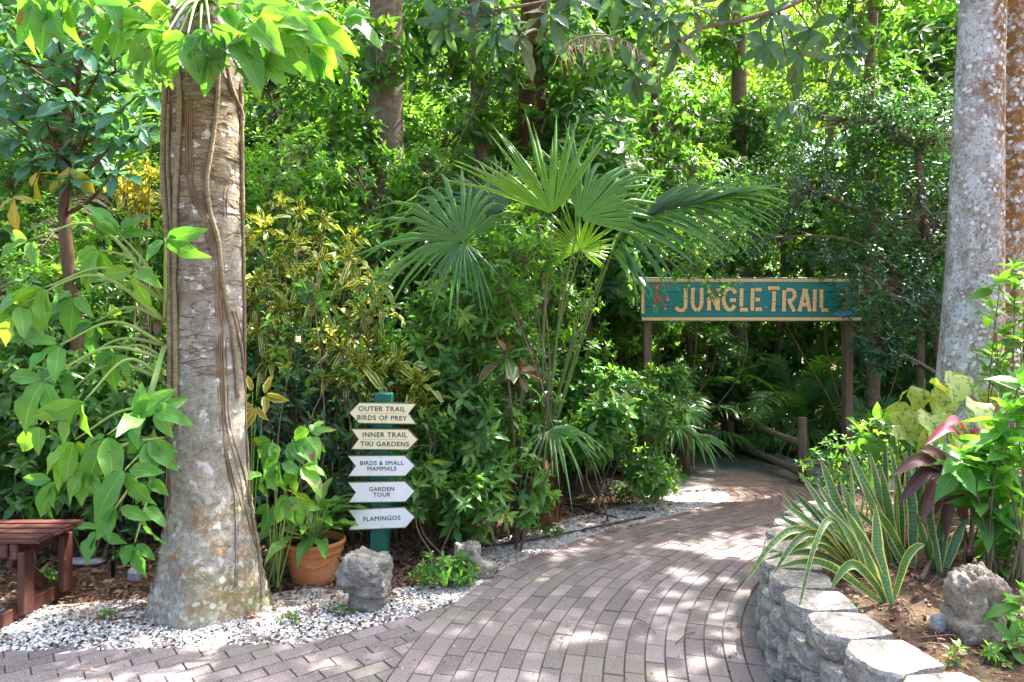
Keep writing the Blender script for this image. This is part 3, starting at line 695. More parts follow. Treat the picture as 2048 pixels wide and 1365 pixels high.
# gravel beds (sheets; the loose shell lies on them)
G1 = [(-6, 3.55), (-2.65, 3.56), (-1.89, 3.59), (-1.11, 3.65), (-.85, 3.82), (-.56, 4.02), (-.34, 4.22), (-.5, 4.5), (-1.0, 4.4), (-1.3, 4.45), (-1.9, 4.2), (-2.4, 4.25), (-3.0, 4.1), (-6, 4.2)]
gr = MB(); poly(gr, G1, -.008); gr.build('gravel_bed', M['gravel'])['kind'] = 'structure'
idx = [q for q in range(len(LC)) if LC[q][1] > 4.15 and q <= 103]
tl = LC[idx]; tn = nrm(np.gradient(tl, axis=0)); nl = np.c_[-tn[:, 1], tn[:, 0]]
wdt = np.interp(np.linspace(0, 1, len(tl)), [0, .2, .5, .75, .9, 1], [.26, .34, .40, .46, .58, .65])[:, None]
outer = tl+nl*wdt
G2 = [tuple(p) for p in tl-nl*.004]+[tuple(p) for p in outer[::-1]]
gs = MB(); k = len(tl); V = np.vstack([np.c_[tl, np.full(k, -.007)], np.c_[outer, np.full(k, -.009)]]); gs.add(V, np.array([[q, q+1, q+k+1, q+k] for q in range(k-1)])); gs.build('gravel_strip', M['gravel'])['kind'] = 'structure'
G3 = [gp(1330, 862), gp(1380, 862), gp(1440, 880), gp(1470, 893), gp(1510, 914), gp(1560, 930), gp(1600, 955), gp(1640, 965), gp(1655, 945), gp(1560, 910), gp(1480, 880), gp(1400, 858), gp(1330, 852)]
gf = MB(); poly(gf, [(p.x, p.y) for p in G3], .008); gf.build('gravel_verge', M['gravel'])['kind'] = 'structure'

def scatter(n, poly_, seed, fall=None):
    rng = rg(seed); P = np.array([p[:2] for p in poly_]); lo, hi = P.min(0), P.max(0); out = np.zeros((0, 2))
    while len(out) < n:
        q = rng.uniform(lo, hi, (n*2, 2)); k = inpoly(q[:, 0], q[:, 1], [tuple(p) for p in P])
        if fall is not None: k &= rng.random(len(q)) < fall(q)
        out = np.vstack([out, q[k]])
        if not k.any(): break
    return out[:n]
_pb = []
for s_ in range(6):
    bm = bmesh.new(); bmesh.ops.create_icosphere(bm, subdivisions=1, radius=1); bm.verts.index_update()
    r_ = rg(900+s_); v = np.array([q.co[:] for q in bm.verts])*r_.uniform(.7, 1.2, (len(bm.verts), 1)); _pb.append((v, np.array([[x.index for x in f.verts] for f in bm.faces]))); bm.free()
def pebbles(name, pts, z, s0, s1, mat, seed, flat=.45):
    rng = rg(seed); mb = MB(); n = len(pts); zz = np.broadcast_to(z, (n,))
    sz = s0+(s1-s0)*rng.random(n)**2; pick = rng.integers(0, 6, n); a = rng.uniform(0, 6.28, n); fl = rng.uniform(flat*.6, flat*1.4, n); el_ = rng.uniform(.55, 1, n); ti = rng.normal(0, .35, n)
    for k, (v, f) in enumerate(_pb):
        s = pick == k; m = s.sum()
        if not m: continue
        x = v[None, :, 0]*sz[s][:, None]; y = v[None, :, 1]*(sz*el_)[s][:, None]; zc = v[None, :, 2]*(sz*fl)[s][:, None]
        zc2 = zc*np.cos(ti[s])[:, None]+x*np.sin(ti[s])[:, None]; x2 = x*np.cos(ti[s])[:, None]-zc*np.sin(ti[s])[:, None]
        X = x2*np.cos(a[s])[:, None]-y*np.sin(a[s])[:, None]+pts[s][:, :1]; Y = x2*np.sin(a[s])[:, None]+y*np.cos(a[s])[:, None]+pts[s][:, 1:2]
        Z = zc2+zz[s][:, None]+(sz*fl*.5)[s][:, None]
        mb.add(np.stack([X, Y, Z], -1).reshape(-1, 3), (f[None]+np.arange(m)[:, None, None]*len(v)).reshape(-1, 3), None, np.repeat(rng.random(m), len(v)))
    o = mb.build(name, M[mat], smooth=False); return o
def fallG1(q):                             # dense at the paving edge, thinning into the mulch
    yb = np.interp(q[:, 0], [-6, -2.65, -1.1, -.56, -.34], [3.55, 3.56, 3.65, 4.02, 4.22]); d = q[:, 1]-yb
    nz = np.array([mnoise.noise(Vector((a*3, b*3, 2))) for a, b in q])
    return np.clip(1.25-d*1.9+nz*.9, .02, 1)
tag(pebbles('shell_gravel', scatter(15000, [(x, y-.03) for x, y in G1[:7]]+G1[7:], 11, fallG1), -.006, .005, .015, 'peb', 12), 'loose white broken shells and dark pebbles round the foot of the big trunk', 'gravel', kind='stuff')
G2s = [tuple(p) for p in tl+nl*-.006]+[tuple(p) for p in (outer+nl*.10)[::-1]]
tag(pebbles('fine_gravel', scatter(18000, G2s, 13), -.006, .004, .0095, 'peb2', 14), 'fine white gravel edging the left side of the brick path', 'gravel', kind='stuff')
tag(pebbles('verge_gravel', scatter(4000, [(p.x, p.y) for p in G3], 15), .009, .006, .013, 'peb2', 16), 'fine pale gravel below the timber fence beside the concrete ramp', 'gravel', kind='stuff')
rng = rg(17); q = scatter(240, [(-2.5, 2.9), (-.6, 2.9), (.2, 4.6), (1.9, 6.2), (1.2, 5.9), (-.1, 4.7), (-.5, 3.9), (-2.5, 3.55)], 18)
tag(pebbles('stray_shell', q, .001, .002, .006, 'peb', 19), 'stray bits of white shell scattered on the pavers', 'gravel', kind='stuff')

# raised planting bed behind the retaining wall
WC = catmull([(2.15, .9), (1.72, 1.45), (1.47, 2.0), (1.30, 2.6), (1.27, 3.2), (1.39, 3.75), (1.59, 4.25), (1.88, 4.75), (2.3, 5.22)], 12)   # face line
ds = np.concatenate([[0], np.cumsum(np.linalg.norm(np.diff(WC, axis=0), axis=1))])
def wall_pt(s): return np.array([np.interp(s, ds, WC[:, 0]), np.interp(s, ds, WC[:, 1])])
BEDZ = .37
def bedz(x, y):
    wx = np.interp(y, [.9, 1.45, 2.0, 2.6, 3.2, 3.75, 4.25, 4.75, 5.22, 7], [2.15, 1.72, 1.45, 1.27, 1.24, 1.37, 1.59, 1.88, 2.3, 4.5])
    d = x-wx; h = BEDZ+.05*min(1, max(0, d-.2))+.03*mnoise.noise(Vector((x*2.3, y*2.3, 0)))+.014*mnoise.noise(Vector((x*9, y*9, 3)))
    far = min(1, max(0, (6.5+.25*(x-3)-y)/.9)); return h*far-.03*(1-far)
bd = MB(); nx, ny = 80, 90; V = []
for j in range(ny):
    y = .6+j*(7.2/(ny-1)); wx = np.interp(y, [.6, .9, 1.45, 2.0, 2.6, 3.2, 3.75, 4.25, 4.75, 5.22, 5.8, 6.4, 7.8], [2.5, 2.15, 1.72, 1.45, 1.27, 1.24, 1.37, 1.59, 1.88, 2.3, 3.0, 3.8, 5.0])+.17
    for i in range(nx):
        x = wx+(i/(nx-1))**1.6*(9-wx); V.append((x, y, bedz(x, y)))
i, j = np.meshgrid(np.arange(nx-1), np.arange(ny-1)); a = (j*nx+i).ravel(); bd.add(V, np.stack([a, a+1, a+nx+1, a+nx], 1)); bd.build('planting_bed', M['soil'])['kind'] = 'structure'

# leaf litter and twigs
def litter(name, pts, zf, n_tw, label, seed, l0=.02, l1=.07):
    rng = rg(seed); mb = MB(); n = len(pts); z = np.array([zf(x, y) for x, y in pts])+.006
    P = np.c_[pts, z+rng.uniform(0, .012, n)]; D = rng.normal(0, 1, (n, 3)); D[:, 2] = rng.normal(0, .12, n); N = np.c_[rng.normal(0, .3, (n, 2)), np.ones(n)]
    L = l0+(l1-l0)*rng.random(n)**2; put(mb, OV+LN, P, D, N, L, L*rng.uniform(.25, .6, n), rng.random(n), rng)
    for k in range(n_tw):
        i = rng.integers(n); a = rng.uniform(0, 6.28); l = rng.uniform(.03, .14); d = np.array([math.cos(a), math.sin(a), 0])*l
        tube(mb, [P[i]-d, P[i]+np.array([0, 0, .012]), P[i]+d+rng.normal(0, .01, 3)], rng.uniform(.0012, .003), 4, rng.random())
    return tag(mb.build(name, M['litter']), label, 'leaf litter', kind='stuff')
lit_l = scatter(6500, [(-3.4, 3.9), (-2.5, 3.85), (-1.3, 3.95), (-.8, 4.1), (-.2, 4.55), (.4, 5.5), (1.3, 6.3), (2.0, 6.9), (1.6, 7.6), (0, 6.6), (-1.5, 5.6), (-4, 5.6)], 21, lambda q: .35+.65*(np.array([mnoise.noise(Vector((a*2, b*2, 7))) for a, b in q]) > -.15))
litter('leaf_litter', lit_l, lambda x, y: -.02, 700, 'brown leaf litter and twigs under the shrubs on the left', 22)
lit_r = scatter(5000, [(1.5, 2.0), (3.4, 1.2), (4.5, 3.0), (4.2, 5.2), (2.6, 5.3), (1.75, 4.2), (1.45, 3.3), (1.5, 2.6)], 23)
litter('bark_mulch', lit_r, bedz, 700, 'shredded bark mulch and dry leaves behind the block wall', 24, .012, .05)
lit_b = scatter(2500, [(2.5, 8.6), (6, 6.6), (8, 9), (7, 12), (2, 12)], 25)
litter('forest_litter', lit_b, lambda x, y: -.03, 200, 'dry leaf litter on the shaded ground behind the timber fence', 26, .04, .12)

# retaining wall: every block a part
rw = empty('retaining_wall', (0, 0, 0), 'curved dry stacked wall of grey split face concrete blocks beside the brick path', 'wall')
BH, BL = .112, .30; rng = rg(31)
for c in range(4):
    s = .1+(c % 2)*BL/2; sb = .012*c
    while s+BL < ds[-1]-.02:
        a, b = wall_pt(s), wall_pt(s+BL); u = (b-a)/np.linalg.norm(b-a); n_ = np.array([u[1], -u[0]])
        if n_[0] < -.5: n_ = -n_
        if a[1] > 1.3 or c == 3:
            mb = MB(); o_ = sb+rng.normal(0, .004)
            hull_block(mb, a+n_*o_, b+n_*o_, n_, -.035+c*BH, BH, .24, 3.7*s+11*c, rng.random()); mb.build('block', M['block'], rw, smooth=False)
        s += BL
# rocks
def rock_thing(c, s, seed, mat, label, **kw):
    mb = MB(); rock(mb, (0, 0, 0), s, seed, **kw); o = mb.build('rock', M[mat], loc=c); return tag(o, label, 'rock')
p = gp(722, 1228); rk = MB(); rock(rk, (0, 0, .20), (.150, .13, .12), 3, 5, .24); rock(rk, (.02, 0, .06), (.11, .10, .10), 8, 4, .2)
tag(rk.build('rock', M['rock'], loc=(p.x, p.y+.12, 0)), 'grey mushroom shaped limestone rock in front of the green signpost', 'rock')
p = gp(940, 1160); rk = MB(); rock(rk, (-.02, 0, .11), (.085, .08, .12), 5, 4, .25); rock(rk, (.07, .02, .03), (.10, .08, .07), 9, 4, .25)
tag(rk.build('rock', M['rock'], loc=(p.x, p.y+.08, 0)), 'small pointed limestone rock among the weeds right of the signpost', 'rock')
def bedp(x, y):                             # photo pixel -> point on the raised bed
    p = gp(x, y, BEDZ)
    for _ in range(4): p = gp(x, y, bedz(p.x, p.y))
    return p
p = bedp(1982, 1285); rk = MB(); rock(rk, (0, 0, .13), (.095, .10, .14), 12, 5, .26); rock(rk, (-.02, -.02, .02), (.10, .10, .08), 15, 4, .24)
tag(rk.build('rock', M['rock2'], loc=(p.x, p.y+.10, p.z)), 'large craggy tan rock on the mulch behind the block wall', 'rock')
p = bedp(1893, 1268); rock_thing((p.x, p.y+.03, p.z+.02), (.045, .03, .05), 21, 'blockpaint', 'small whitish stone on the mulch beside the large craggy rock', sub=3)
p = bedp(1690, 1100); rock_thing((p.x, p.y+.05, p.z+.015), (.14, .08, .03), 23, 'rock', 'flat grey stone lying among the snake plants', sub=3)
for k, (x, y, s) in enumerate(((1690, 1045, (.28, .20, .05)), (1745, 1062, (.22, .16, .05)))):
    p = gp(x, y); rock_thing((p.x, p.y, .03), s, 30+k, 'rock2', ('flat tan flagstone at the end of the brick path, the one nearer the path', 'flat tan flagstone at the end of the brick path, half hidden by the snake plants')[k], sub=3, amp=.1)
p = gp(100, 0+1165); rock_thing((p.x-.02, 4.9, .02), (.16, .05, .02), 40, 'blockpaint', 'flat white stone slab on the mulch behind the bench', sub=3, amp=.1)
p = gp(272, 1158); rock_thing((p.x, p.y, .03), (.045, .04, .045), 41, 'blockpaint', 'small white stone left of the foot of the big trunk', sub=3)

lit_p = scatter(260, [(-2.6, 2.6), (1.1, 2.6), (1.5, 4.3), (3.0, 6.2), (2.2, 6.8), (.5, 5.4), (-.6, 3.7), (-2.6, 3.5)], 27, lambda q: np.clip(.25+1.3*np.array([mnoise.noise(Vector((a*2.2, b*2.2, 5))) for a, b in q]), .05, 1))
litter('path_litter', lit_p, lambda x, y: .0, 25, 'small dry leaves and bits of twig scattered on the brick path', 28, .008, .03)
lit_g = scatter(420, [(-3.2, 3.7), (-.6, 4.1), (-.2, 4.5), (1.6, 6.35), (2.0, 6.9), (.3, 5.6), (-1.2, 4.5), (-3.2, 4.2)], 29)
tag(pebbles('edge_gravel', scatter(2600, [gp(1200, 985)[:], gp(1330, 1003)[:], gp(1425, 992)[:], gp(1452, 978)[:], gp(1400, 972)[:], gp(1300, 970)[:], gp(1200, 955)[:]], 43), -.006, .005, .011, 'peb2', 44), 'fine pale gravel between the bricks and the left edge of the concrete ramp', 'gravel', kind='stuff')
litter('gravel_litter', lit_g, lambda x, y: .004, 90, 'brown leaves and twigs lying on the white shells and gravel', 30, .015, .05)
# ============================================================ BUILT THINGS
# --- signpost with five arrow boards
def text_mesh(s, size, offset=.0, name='lettering', extrude=.0006, spacing=1.1):
    bold = offset; offset = 0; cu = bpy.data.curves.new('t', 'FONT'); cu.body = s; cu.size = size; cu.align_x = 'CENTER'; cu.align_y = 'CENTER'; cu.extrude = extrude; cu.offset = offset; cu.space_character = spacing; cu.resolution_u = 3
    o = bpy.data.objects.new('t', cu); C.objects.link(o); bpy.context.view_layer.update()
    me = bpy.data.meshes.new_from_object(o.evaluated_get(bpy.context.evaluated_depsgraph_get())); me.name = name
    bpy.data.objects.remove(o); bpy.data.curves.remove(cu)
    bm = bmesh.new()
    for k, (dx, dy) in enumerate(((-1, 0), (1, 0), (0, 1), (0, -1))):
        n0 = len(bm.verts); bm.from_mesh(me); bm.verts.ensure_lookup_table()
        for v in bm.verts[n0:]: v.co += Vector((dx*bold, dy*bold, k*.00015))
    bm.to_mesh(me); bm.free(); return me
SY = 4.72; base = gp(755, 1150); px = SY/F
post = empty('signpost', (base.x, SY, 0), 'green square timber post leaning slightly, carrying five arrow boards', 'signpost', rz=0)
top = at(768, 786, SY); pm = MB(); lean = (top.x-base.x)/top.z; ph = top.z
Rz = Matrix.Rotation(-.12, 3, 'Z'); tilt = Matrix.Rotation(math.atan(lean), 3, 'Y')
cbox(pm, (lean*(ph-.1)/2, 0, (ph-.1)/2), (.108, .108, ph+.1), tilt@Rz, .006); pm.build('post', M['post_green'], post, smooth=False)
def arrow(cx, cy, rot, left, mat, lines, cream, label):
    c = at(cx, cy, SY-.085); L = .470; H = .146; tipw = .072; nt = .055
    root = bpy.data.objects.new('arrow_board', None); C.objects.link(root); root.parent = post
    root.location = (c.x-base.x, -.082, c.z); root.rotation_euler = (math.radians(90), -math.radians(rot), -.05); root['label'] = label; root.empty_display_size = .05
    def outline(d):
        k = d*1.35
        P = [(-L/2+d*.9, -H/2+d), (L/2-tipw-d*.2, -H/2+d), (L/2-k, 0), (L/2-tipw-d*.2, H/2-d), (-L/2+d*.9+d*.8, H/2-d), (-L/2+nt+k*.7, 0)]
        P[0] = (-L/2+d*1.7, -H/2+d); P[4] = (-L/2+d*1.7, H/2-d)
        return [(-x, y) for x, y in P][::-1] if left else P
    def sheet(name, d, z0, z1, m):
        mb = MB(); P = outline(d); n = len(P); V = [(x, y, z1) for x, y in P]+[(x, y, z0) for x, y in P]
        # fan from the centre keeps the notch correct
        V.append((0, 0, z1)); V.append((0, 0, z0))
        mb.add(V, [np.array([[i, (i+1) % n, 2*n] for i in range(n)]+[[(i+1) % n+n, i+n, 2*n+1] for i in range(n)]), np.array([[(i+1) % n, i, i+n, (i+1) % n+n] for i in range(n)])])
        o = mb.build(name, M[m], root, smooth=False); return o
    b = sheet('panel', 0, -.008, .006, 'edge_green'); 
    for nm, d, z, m in (('edge_line', .0035, .0072, 'gold'), ('inner_line', .0058, .0084, 'edge_green'), ('face', .0074, .0096, mat)): sheet(nm, d, 0, z, m)
    for s, y, sz in lines:
        me = text_mesh(s, sz, .0009 if sz > .045 else .0007); o = bpy.data.objects.new('lettering', me); C.objects.link(o); o.parent = root; o.location = (-.006 if left else .004, y, .0105); o.scale = (1.0, .95, 1); me.materials.append(M['green_ink'])
    if len(lines) > 1 and cream:
        mb = MB(); cbox(mb, (0, .0, .0105), (.31, .002, .001), None, 0); mb.build('divider', M['gold'], root, smooth=False)
    for y in (.058, -.058):
        mb = MB(); tube(mb, [(0, y, .009), (0, y, .0125)], .003, 8); mb.build('screw', M['gold'], root)
arrow(766, 827, -.6, True, 'cream', [('OUTER TRAIL', .029, .049), ('BIRDS OF PREY', -.032, .047)], True, 'cream arrow board pointing left, OUTER TRAIL, BIRDS OF PREY')
arrow(769, 879, 0, False, 'cream', [('INNER TRAIL', .030, .049), ('TIKI GARDENS', -.032, .047)], True, 'cream arrow board pointing right, INNER TRAIL, TIKI GARDENS')
arrow(763, 932, .8, False, 'white', [('BIRDS & SMALL', .019, .041), ('MAMMALS', -.019, .041)], False, 'white arrow board pointing right, BIRDS & SMALL MAMMALS')
arrow(763, 984, 1.6, False, 'white', [('GARDEN', .019, .041), ('TOUR', -.019, .041)], False, 'white arrow board pointing right, GARDEN TOUR')
arrow(763, 1037, 3.2, False, 'white', [('FLAMINGOS', .0, .044)], False, 'white arrow board pointing right, FLAMINGOS')

# --- overhead wooden trail sign
JY = 7.54; q = JY/F; cx, cyy = 1501, 599.5; c0 = at(cx, cyy, JY); SW, SH = 440*q, 88*q
js = empty('trail_sign', (c0.x, JY, 0), 'large teal overhead board lettered JUNGLE TRAIL in bamboo letters on two timber posts', 'sign')
def P2(x, y): return ((x-cx)*q, -(y-cyy)*q)      # board plane (x right, z up) from the lettering layout
bm_ = MB()
for k in range(3): cbox(bm_, (0, 0, c0.z+(k-1)*SH/3), (SW, .035, SH/3-.003), None, .004, rng.random())
board = bm_.build('board', M['teal'], js, smooth=False)
for x in (1296, 1701):
    mb = MB(); hx = (x-cx)*q; cbox(mb, (hx, .075, (c0.z+SH/2-.05)/2), (.085, .11, c0.z+SH/2-.02), None, .006); mb.build('post', M['fence'], js, smooth=False)
def ribbon(mb, P, w_, y):
    P = np.array(P, float); T = nrm(np.gradient(P, axis=0)); Nn = np.c_[-T[:, 1], T[:, 0]]; w_ = np.broadcast_to(w_, (len(P),))[:, None]
    a, b = P+Nn*w_/2, P-Nn*w_/2; n = len(P)
    V = np.vstack([np.c_[a[:, 0], np.full(n, y), a[:, 1]+c0.z], np.c_[b[:, 0], np.full(n, y), b[:, 1]+c0.z]]); mb.add(V, np.array([[i, i+n, i+n+1, i+1] for i in range(n-1)]))
def bamboo(strokes, name, wd, parent, y=-.0185):
    """strokes = lists of layout points; each stroke is a run of bamboo cane with joints"""
    dk, lt = MB(), MB()
    for si, S_ in enumerate(strokes):
        P = np.array([P2(*p) for p in S_]); 
        if len(P) > 2: P = catmull(P, 5)
        else: P = np.array([P[0]+(P[1]-P[0])*t for t in np.linspace(0, 1, 9)])
        L = np.concatenate([[0], np.cumsum(np.linalg.norm(np.diff(P, axis=0), axis=1))]); tot = L[-1]; ns = max(1, int(round(tot/(wd*3.2)))); yy = y-.0007*(si % 3)
        T = nrm(np.array([P[-1]-P[-2], P[0]-P[1]])); PP = np.vstack([P[0]+T[1]*.006, P, P[-1]+T[0]*.006]); ribbon(dk, PP, wd+.013, yy)
        for k in range(ns):
            a, b = tot*k/ns+.003, tot*(k+1)/ns-.003; s = np.linspace(a, b, 9); Q = np.stack([np.interp(s, L, P[:, 0]), np.interp(s, L, P[:, 1])], 1)
            sh = 1+.22*np.abs(np.linspace(-1, 1, 9))**4; ribbon(lt, Q, wd*.92*sh, yy-.0028)
            ribbon(dk, Q[1:-2]+np.array([wd*.10, -wd*.12]), .0022, yy-.0036)
    dk.build(name+'_outline', M['ochre'], parent, smooth=False); return lt.build(name, M['tan'], parent, smooth=False)
fr = 11*q
for nm, S_ in (('top', [[(1290, 561.5), (1722, 561.5)]]), ('bottom', [[(1283, 638.5), (1722, 638.5)]]), ('left', [[(1285, 569), (1285, 628)]]), ('right', [[(1717, 569), (1717, 630)]])):
    bamboo(S_, 'bamboo_edge', 6.2*q, js)
LT = {'J': [[(1370, 576), (1370, 612), (1366, 620), (1358, 621), (1350, 615)]],
 'U': [[(1385, 576), (1384, 606), (1389, 619), (1397, 619), (1402, 606), (1402, 576)]],
 'N': [[(1417, 622), (1417, 577)], [(1417, 580), (1434, 618)], [(1435, 622), (1435, 577)]],
 'G': [[(1470, 588), (1464, 579), (1454, 579), (1447, 590), (1447, 607), (1454, 619), (1463, 619), (1468, 611)], [(1458, 601), (1471, 601)]],
 'L': [[(1482, 577), (1481, 614)], [(1478, 620), (1495, 620)]],
 'E': [[(1504, 577), (1503, 622)], [(1509, 580), (1522, 580)], [(1509, 600), (1519, 600)], [(1509, 619), (1523, 619)]],
 'T': [[(1534, 577), (1558, 577)], [(1547, 583), (1545, 624)]],
 'R': [[(1567, 581), (1566, 624)], [(1571, 580), (1583, 581), (1588, 590), (1583, 600), (1573, 602)], [(1577, 604), (1587, 624)]],
 'A': [[(1608, 578), (1597, 624)], [(1609, 578), (1618, 624)], [(1603, 610), (1613, 610)]],
 'I': [[(1628, 579), (1627, 624)]],
 'L2': [[(1641, 579), (1641, 617)], [(1640, 621), (1655, 621)]]}
for k, S_ in LT.items(): bamboo(S_, 'letter', 7.6*q, js)
def ell(mb, x, y, a, b, rot, yy, n=14):
    t = np.linspace(0, 2*np.pi, n, endpoint=False); u, v = P2(x, y); cx_, sx_ = math.cos(rot), math.sin(rot)
    X = u+(a*np.cos(t)*cx_-b*np.sin(t)*sx_)*q; Z = v+(a*np.cos(t)*sx_+b*np.sin(t)*cx_)*q+c0.z
    mb.add(np.c_[X, np.full(n, yy), Z], np.array([list(range(n))]))
mk = MB(); 
for e in ((1313, 588, 6.5, 4.5, 1.2), (1318, 598, 7.5, 5, -.9), (1309, 602, 2.2, 8, .2), (1322, 606, 2, 7, -.35), (1333, 598, 5, 4.6, 0), (1313, 576, 5.5, 5.2, 0), (1329, 612, 2, 6, .3), (1314, 609, 3, 2, 0)): ell(mk, *e, -.0205-.0004*e[2]/3)
mk.build('painted_monkey', M['mon_brown'], js, smooth=False)
mk = MB()
for e in ((1334, 600, 3, 2.8, 0), (1313, 576, 2.8, 2.6, 0), (1330, 618, 3, 2.4, 0), (1308, 612, 3.4, 2, 0)): ell(mk, *e, -.0235)
mk.build('painted_face', M['mon_skin'], js, smooth=False)
mk = MB()
for e in ((1301, 589, 3, 9, -.5), (1307, 617, 3.5, 9, .15), (1325, 583, 3, 7, .8), (1313, 620, 3, 8, -.2)): ell(mk, *e, -.0195)
mk.build('painted_leaves', M['p_green'], js, smooth=False)
mk = MB(); ribbon(mk, catmull([P2(1295, 572), P2(1315, 570), P2(1336, 574), P2(1344, 566)], 4), 2*q, -.0196); mk.build('painted_branch', M['mon_brown'], js, smooth=False)
mk = MB()
for e in ((1684, 601, 6.5, 4.5, .2), (1690, 596, 2, 4, -.3)): ell(mk, *e, -.0215)
ribbon(mk, catmull([P2(1690, 599), P2(1694, 590), P2(1690, 582), P2(1692, 576), P2(1696, 580)], 4), 2*q, -.021); ribbon(mk, [P2(1683, 604), P2(1683, 621)], 1.1*q, -.0212); ribbon(mk, [P2(1686, 604), P2(1687, 621)], 1.1*q, -.0212)
mk.build('painted_flamingo', M['p_pink'], js, smooth=False)
mk = MB(); ell(mk, 1684, 627, 19, 6, .05, -.0192, 20); mk.build('painted_water', M['p_blue'], js, smooth=False)
mk = MB()
for i in range(14): ribbon(mk, [P2(1672+i*1.9, 623), P2(1670+i*2.1, 606-4*math.sin(i*1.9))], [1.6*q, .5*q], -.0198)
mk.build('painted_reeds', M['p_green'], js, smooth=False)

# --- bench at the left edge
bn = empty('picnic_bench', (-2.76, 3.9, 0), 'low brown painted plank bench on a sledge frame at the left edge', 'bench')
bx0 = -1.75
for k in range(4):
    mb = MB(); y = .06+k*.108; L_ = 1.7-(.06 if k in (0, 3) else 0); cbox(mb, (-L_/2+.06, y, .452), (L_, .102, .036), None, .014, rng.random(), seg=2); mb.build('seat_board', M['bench'], bn, smooth=False)
for x in (-.10, -1.45):
    mb = MB(); cbox(mb, (x, .22, .388), (.045, .42, .09), None, .006); mb.build('cross_rail', M['benchy'], bn, smooth=False)
    mb = MB(); cbox(mb, (x, .23, .035), (.05, .66, .09), None, .006); mb.build('foot_rail', M['benchy'], bn, smooth=False)
    for y in (.05, .40):
        mb = MB(); cbox(mb, (x+(.047), y, .21), (.04, .09, .36), None, .006); mb.build('leg', M['benchy'], bn, smooth=False)
    mb = MB(); beam(mb, (x-.047, .06, .33), (x-.047, .34, .08), .04, .08); mb.build('brace', M['benchy'], bn, smooth=False)
mb = MB(); cbox(mb, (-.775, .05, .39), (1.25, .035, .085), None, .006); mb.build('apron', M['bench'], bn, smooth=False)

# --- terracotta pot
p = gp(628, 1168); PY = 4.62
pot = empty('flower_pot', (at(628, 1100, PY).x, PY, -.02), 'terracotta flower pot with a raised swag, left of the signpost', 'pot')
def lathe(mb, prof, n=40, r=0.0):
    t = np.linspace(0, 2*np.pi, n, endpoint=False); m = len(prof); V = np.array([(a*math.cos(x), a*math.sin(x), z) for a, z in prof for x in t])
    i = np.arange(m-1)[:, None]; j = np.arange(n)[None]; mb.add(V, np.stack([i*n+j, i*n+(j+1) % n, (i+1)*n+(j+1) % n, (i+1)*n+j], -1).reshape(-1, 4), None, r)
mb = MB(); lathe(mb, [(.0, .0), (.135, .0), (.142, .01), (.158, .08), (.185, .20), (.186, .205), (.178, .205), (.16, .12)]); mb.build('body', M['terracotta'], pot)
mb = MB(); lathe(mb, [(.184, .200), (.196, .202), (.198, .215), (.203, .255), (.211, .258), (.213, .276), (.207, .284), (.196, .284), (.190, .26), (.18, .2)]); mb.build('rim', M['terracotta'], pot)
mb = MB()
for a0 in range(4):
    t = np.linspace(0, 1, 10); aa = a0*math.pi/2-1.9+t*1.25; z = .185-.05*np.sin(np.pi*t); rr = np.interp(z, [.08, .2], [.158, .185])+.003
    tube(mb, np.c_[rr*np.cos(aa), rr*np.sin(aa), z], .006, 5)
mb.build('swag', M['terracotta'], pot)
mb = MB(); lathe(mb, [(.0, .235), (.188, .235)], 24); mb.build('potting_soil', M['soil'], pot)

# --- timber fence beside the ramp
def pt(x, y): v = gp(x, y); return np.array([v.x, v.y, 0])
F1, F2, F3 = pt(1372, 950), pt(1461, 913), pt(1605, 966)
tf = empty('post_and_rail_fence', F3, 'weathered timber post and rail fence beside the concrete ramp', 'fence')
for P, h, w_ in ((F2, .76, .105), (F3, .74, .10)):
    mb = MB(); c = P-F3; tube(mb, [c+[0, 0, -.05], c+[0, 0, h*.5], c+[0, 0, h-.006], c+[0, 0, h]], [w_/2, w_/2*.97, w_/2*.95, w_/2*.85], 12); mb.build('post', M['fence'], tf)
for h2, h3 in ((.54, .40), (.20, .07)):
    a = F2-F3+[0, 0, h2]; b = np.array([0, 0, h3+.04]); mb = MB(); tube(mb, [a, a*.66+b*.34+[0, 0, .008], a*.33+b*.67, b], [.042, .046, .04, .045], 9); mb.build('rail', M['fence_x'], tf)
mb = MB(); tube(mb, [(0, 0, -.05), (.01, 0, .6), (.012, 0, .82)], [.052, .05, .045], 12)
tag(mb.build('bollard', M['fence'], loc=F1), 'round timber post standing alone on the left side of the concrete ramp', 'post')
# low painted block wall
a, b = pt(1614, 967), pt(1775, 1004); lw = empty('low_block_wall', a, 'low wall of pale grey painted concrete blocks with a mossy timber cap', 'wall')
d = b-a; mb = MB(); u = d/np.linalg.norm(d)
for k in range(3):
    for r_ in range(2):
        s0, s1 = k*np.linalg.norm(d)/3, (k+1)*np.linalg.norm(d)/3; c = u*(s0+s1)/2+np.array([u[1]*-.1, u[0]*.1, .05+r_*.115]); cbox(mb, c, (s1-s0-.004, .19, .111), math.atan2(d[1], d[0]), .006, rng.random())
mb.build('blocks', M['blockpaint'], lw, smooth=False)
mb = MB(); c = d/2+np.array([u[1]*-.1, u[0]*.1, .245]); cbox(mb, c, (np.linalg.norm(d), .22, .05), math.atan2(d[1], d[0]), .01); mb.build('cap', M['fence_x'], lw, smooth=False)
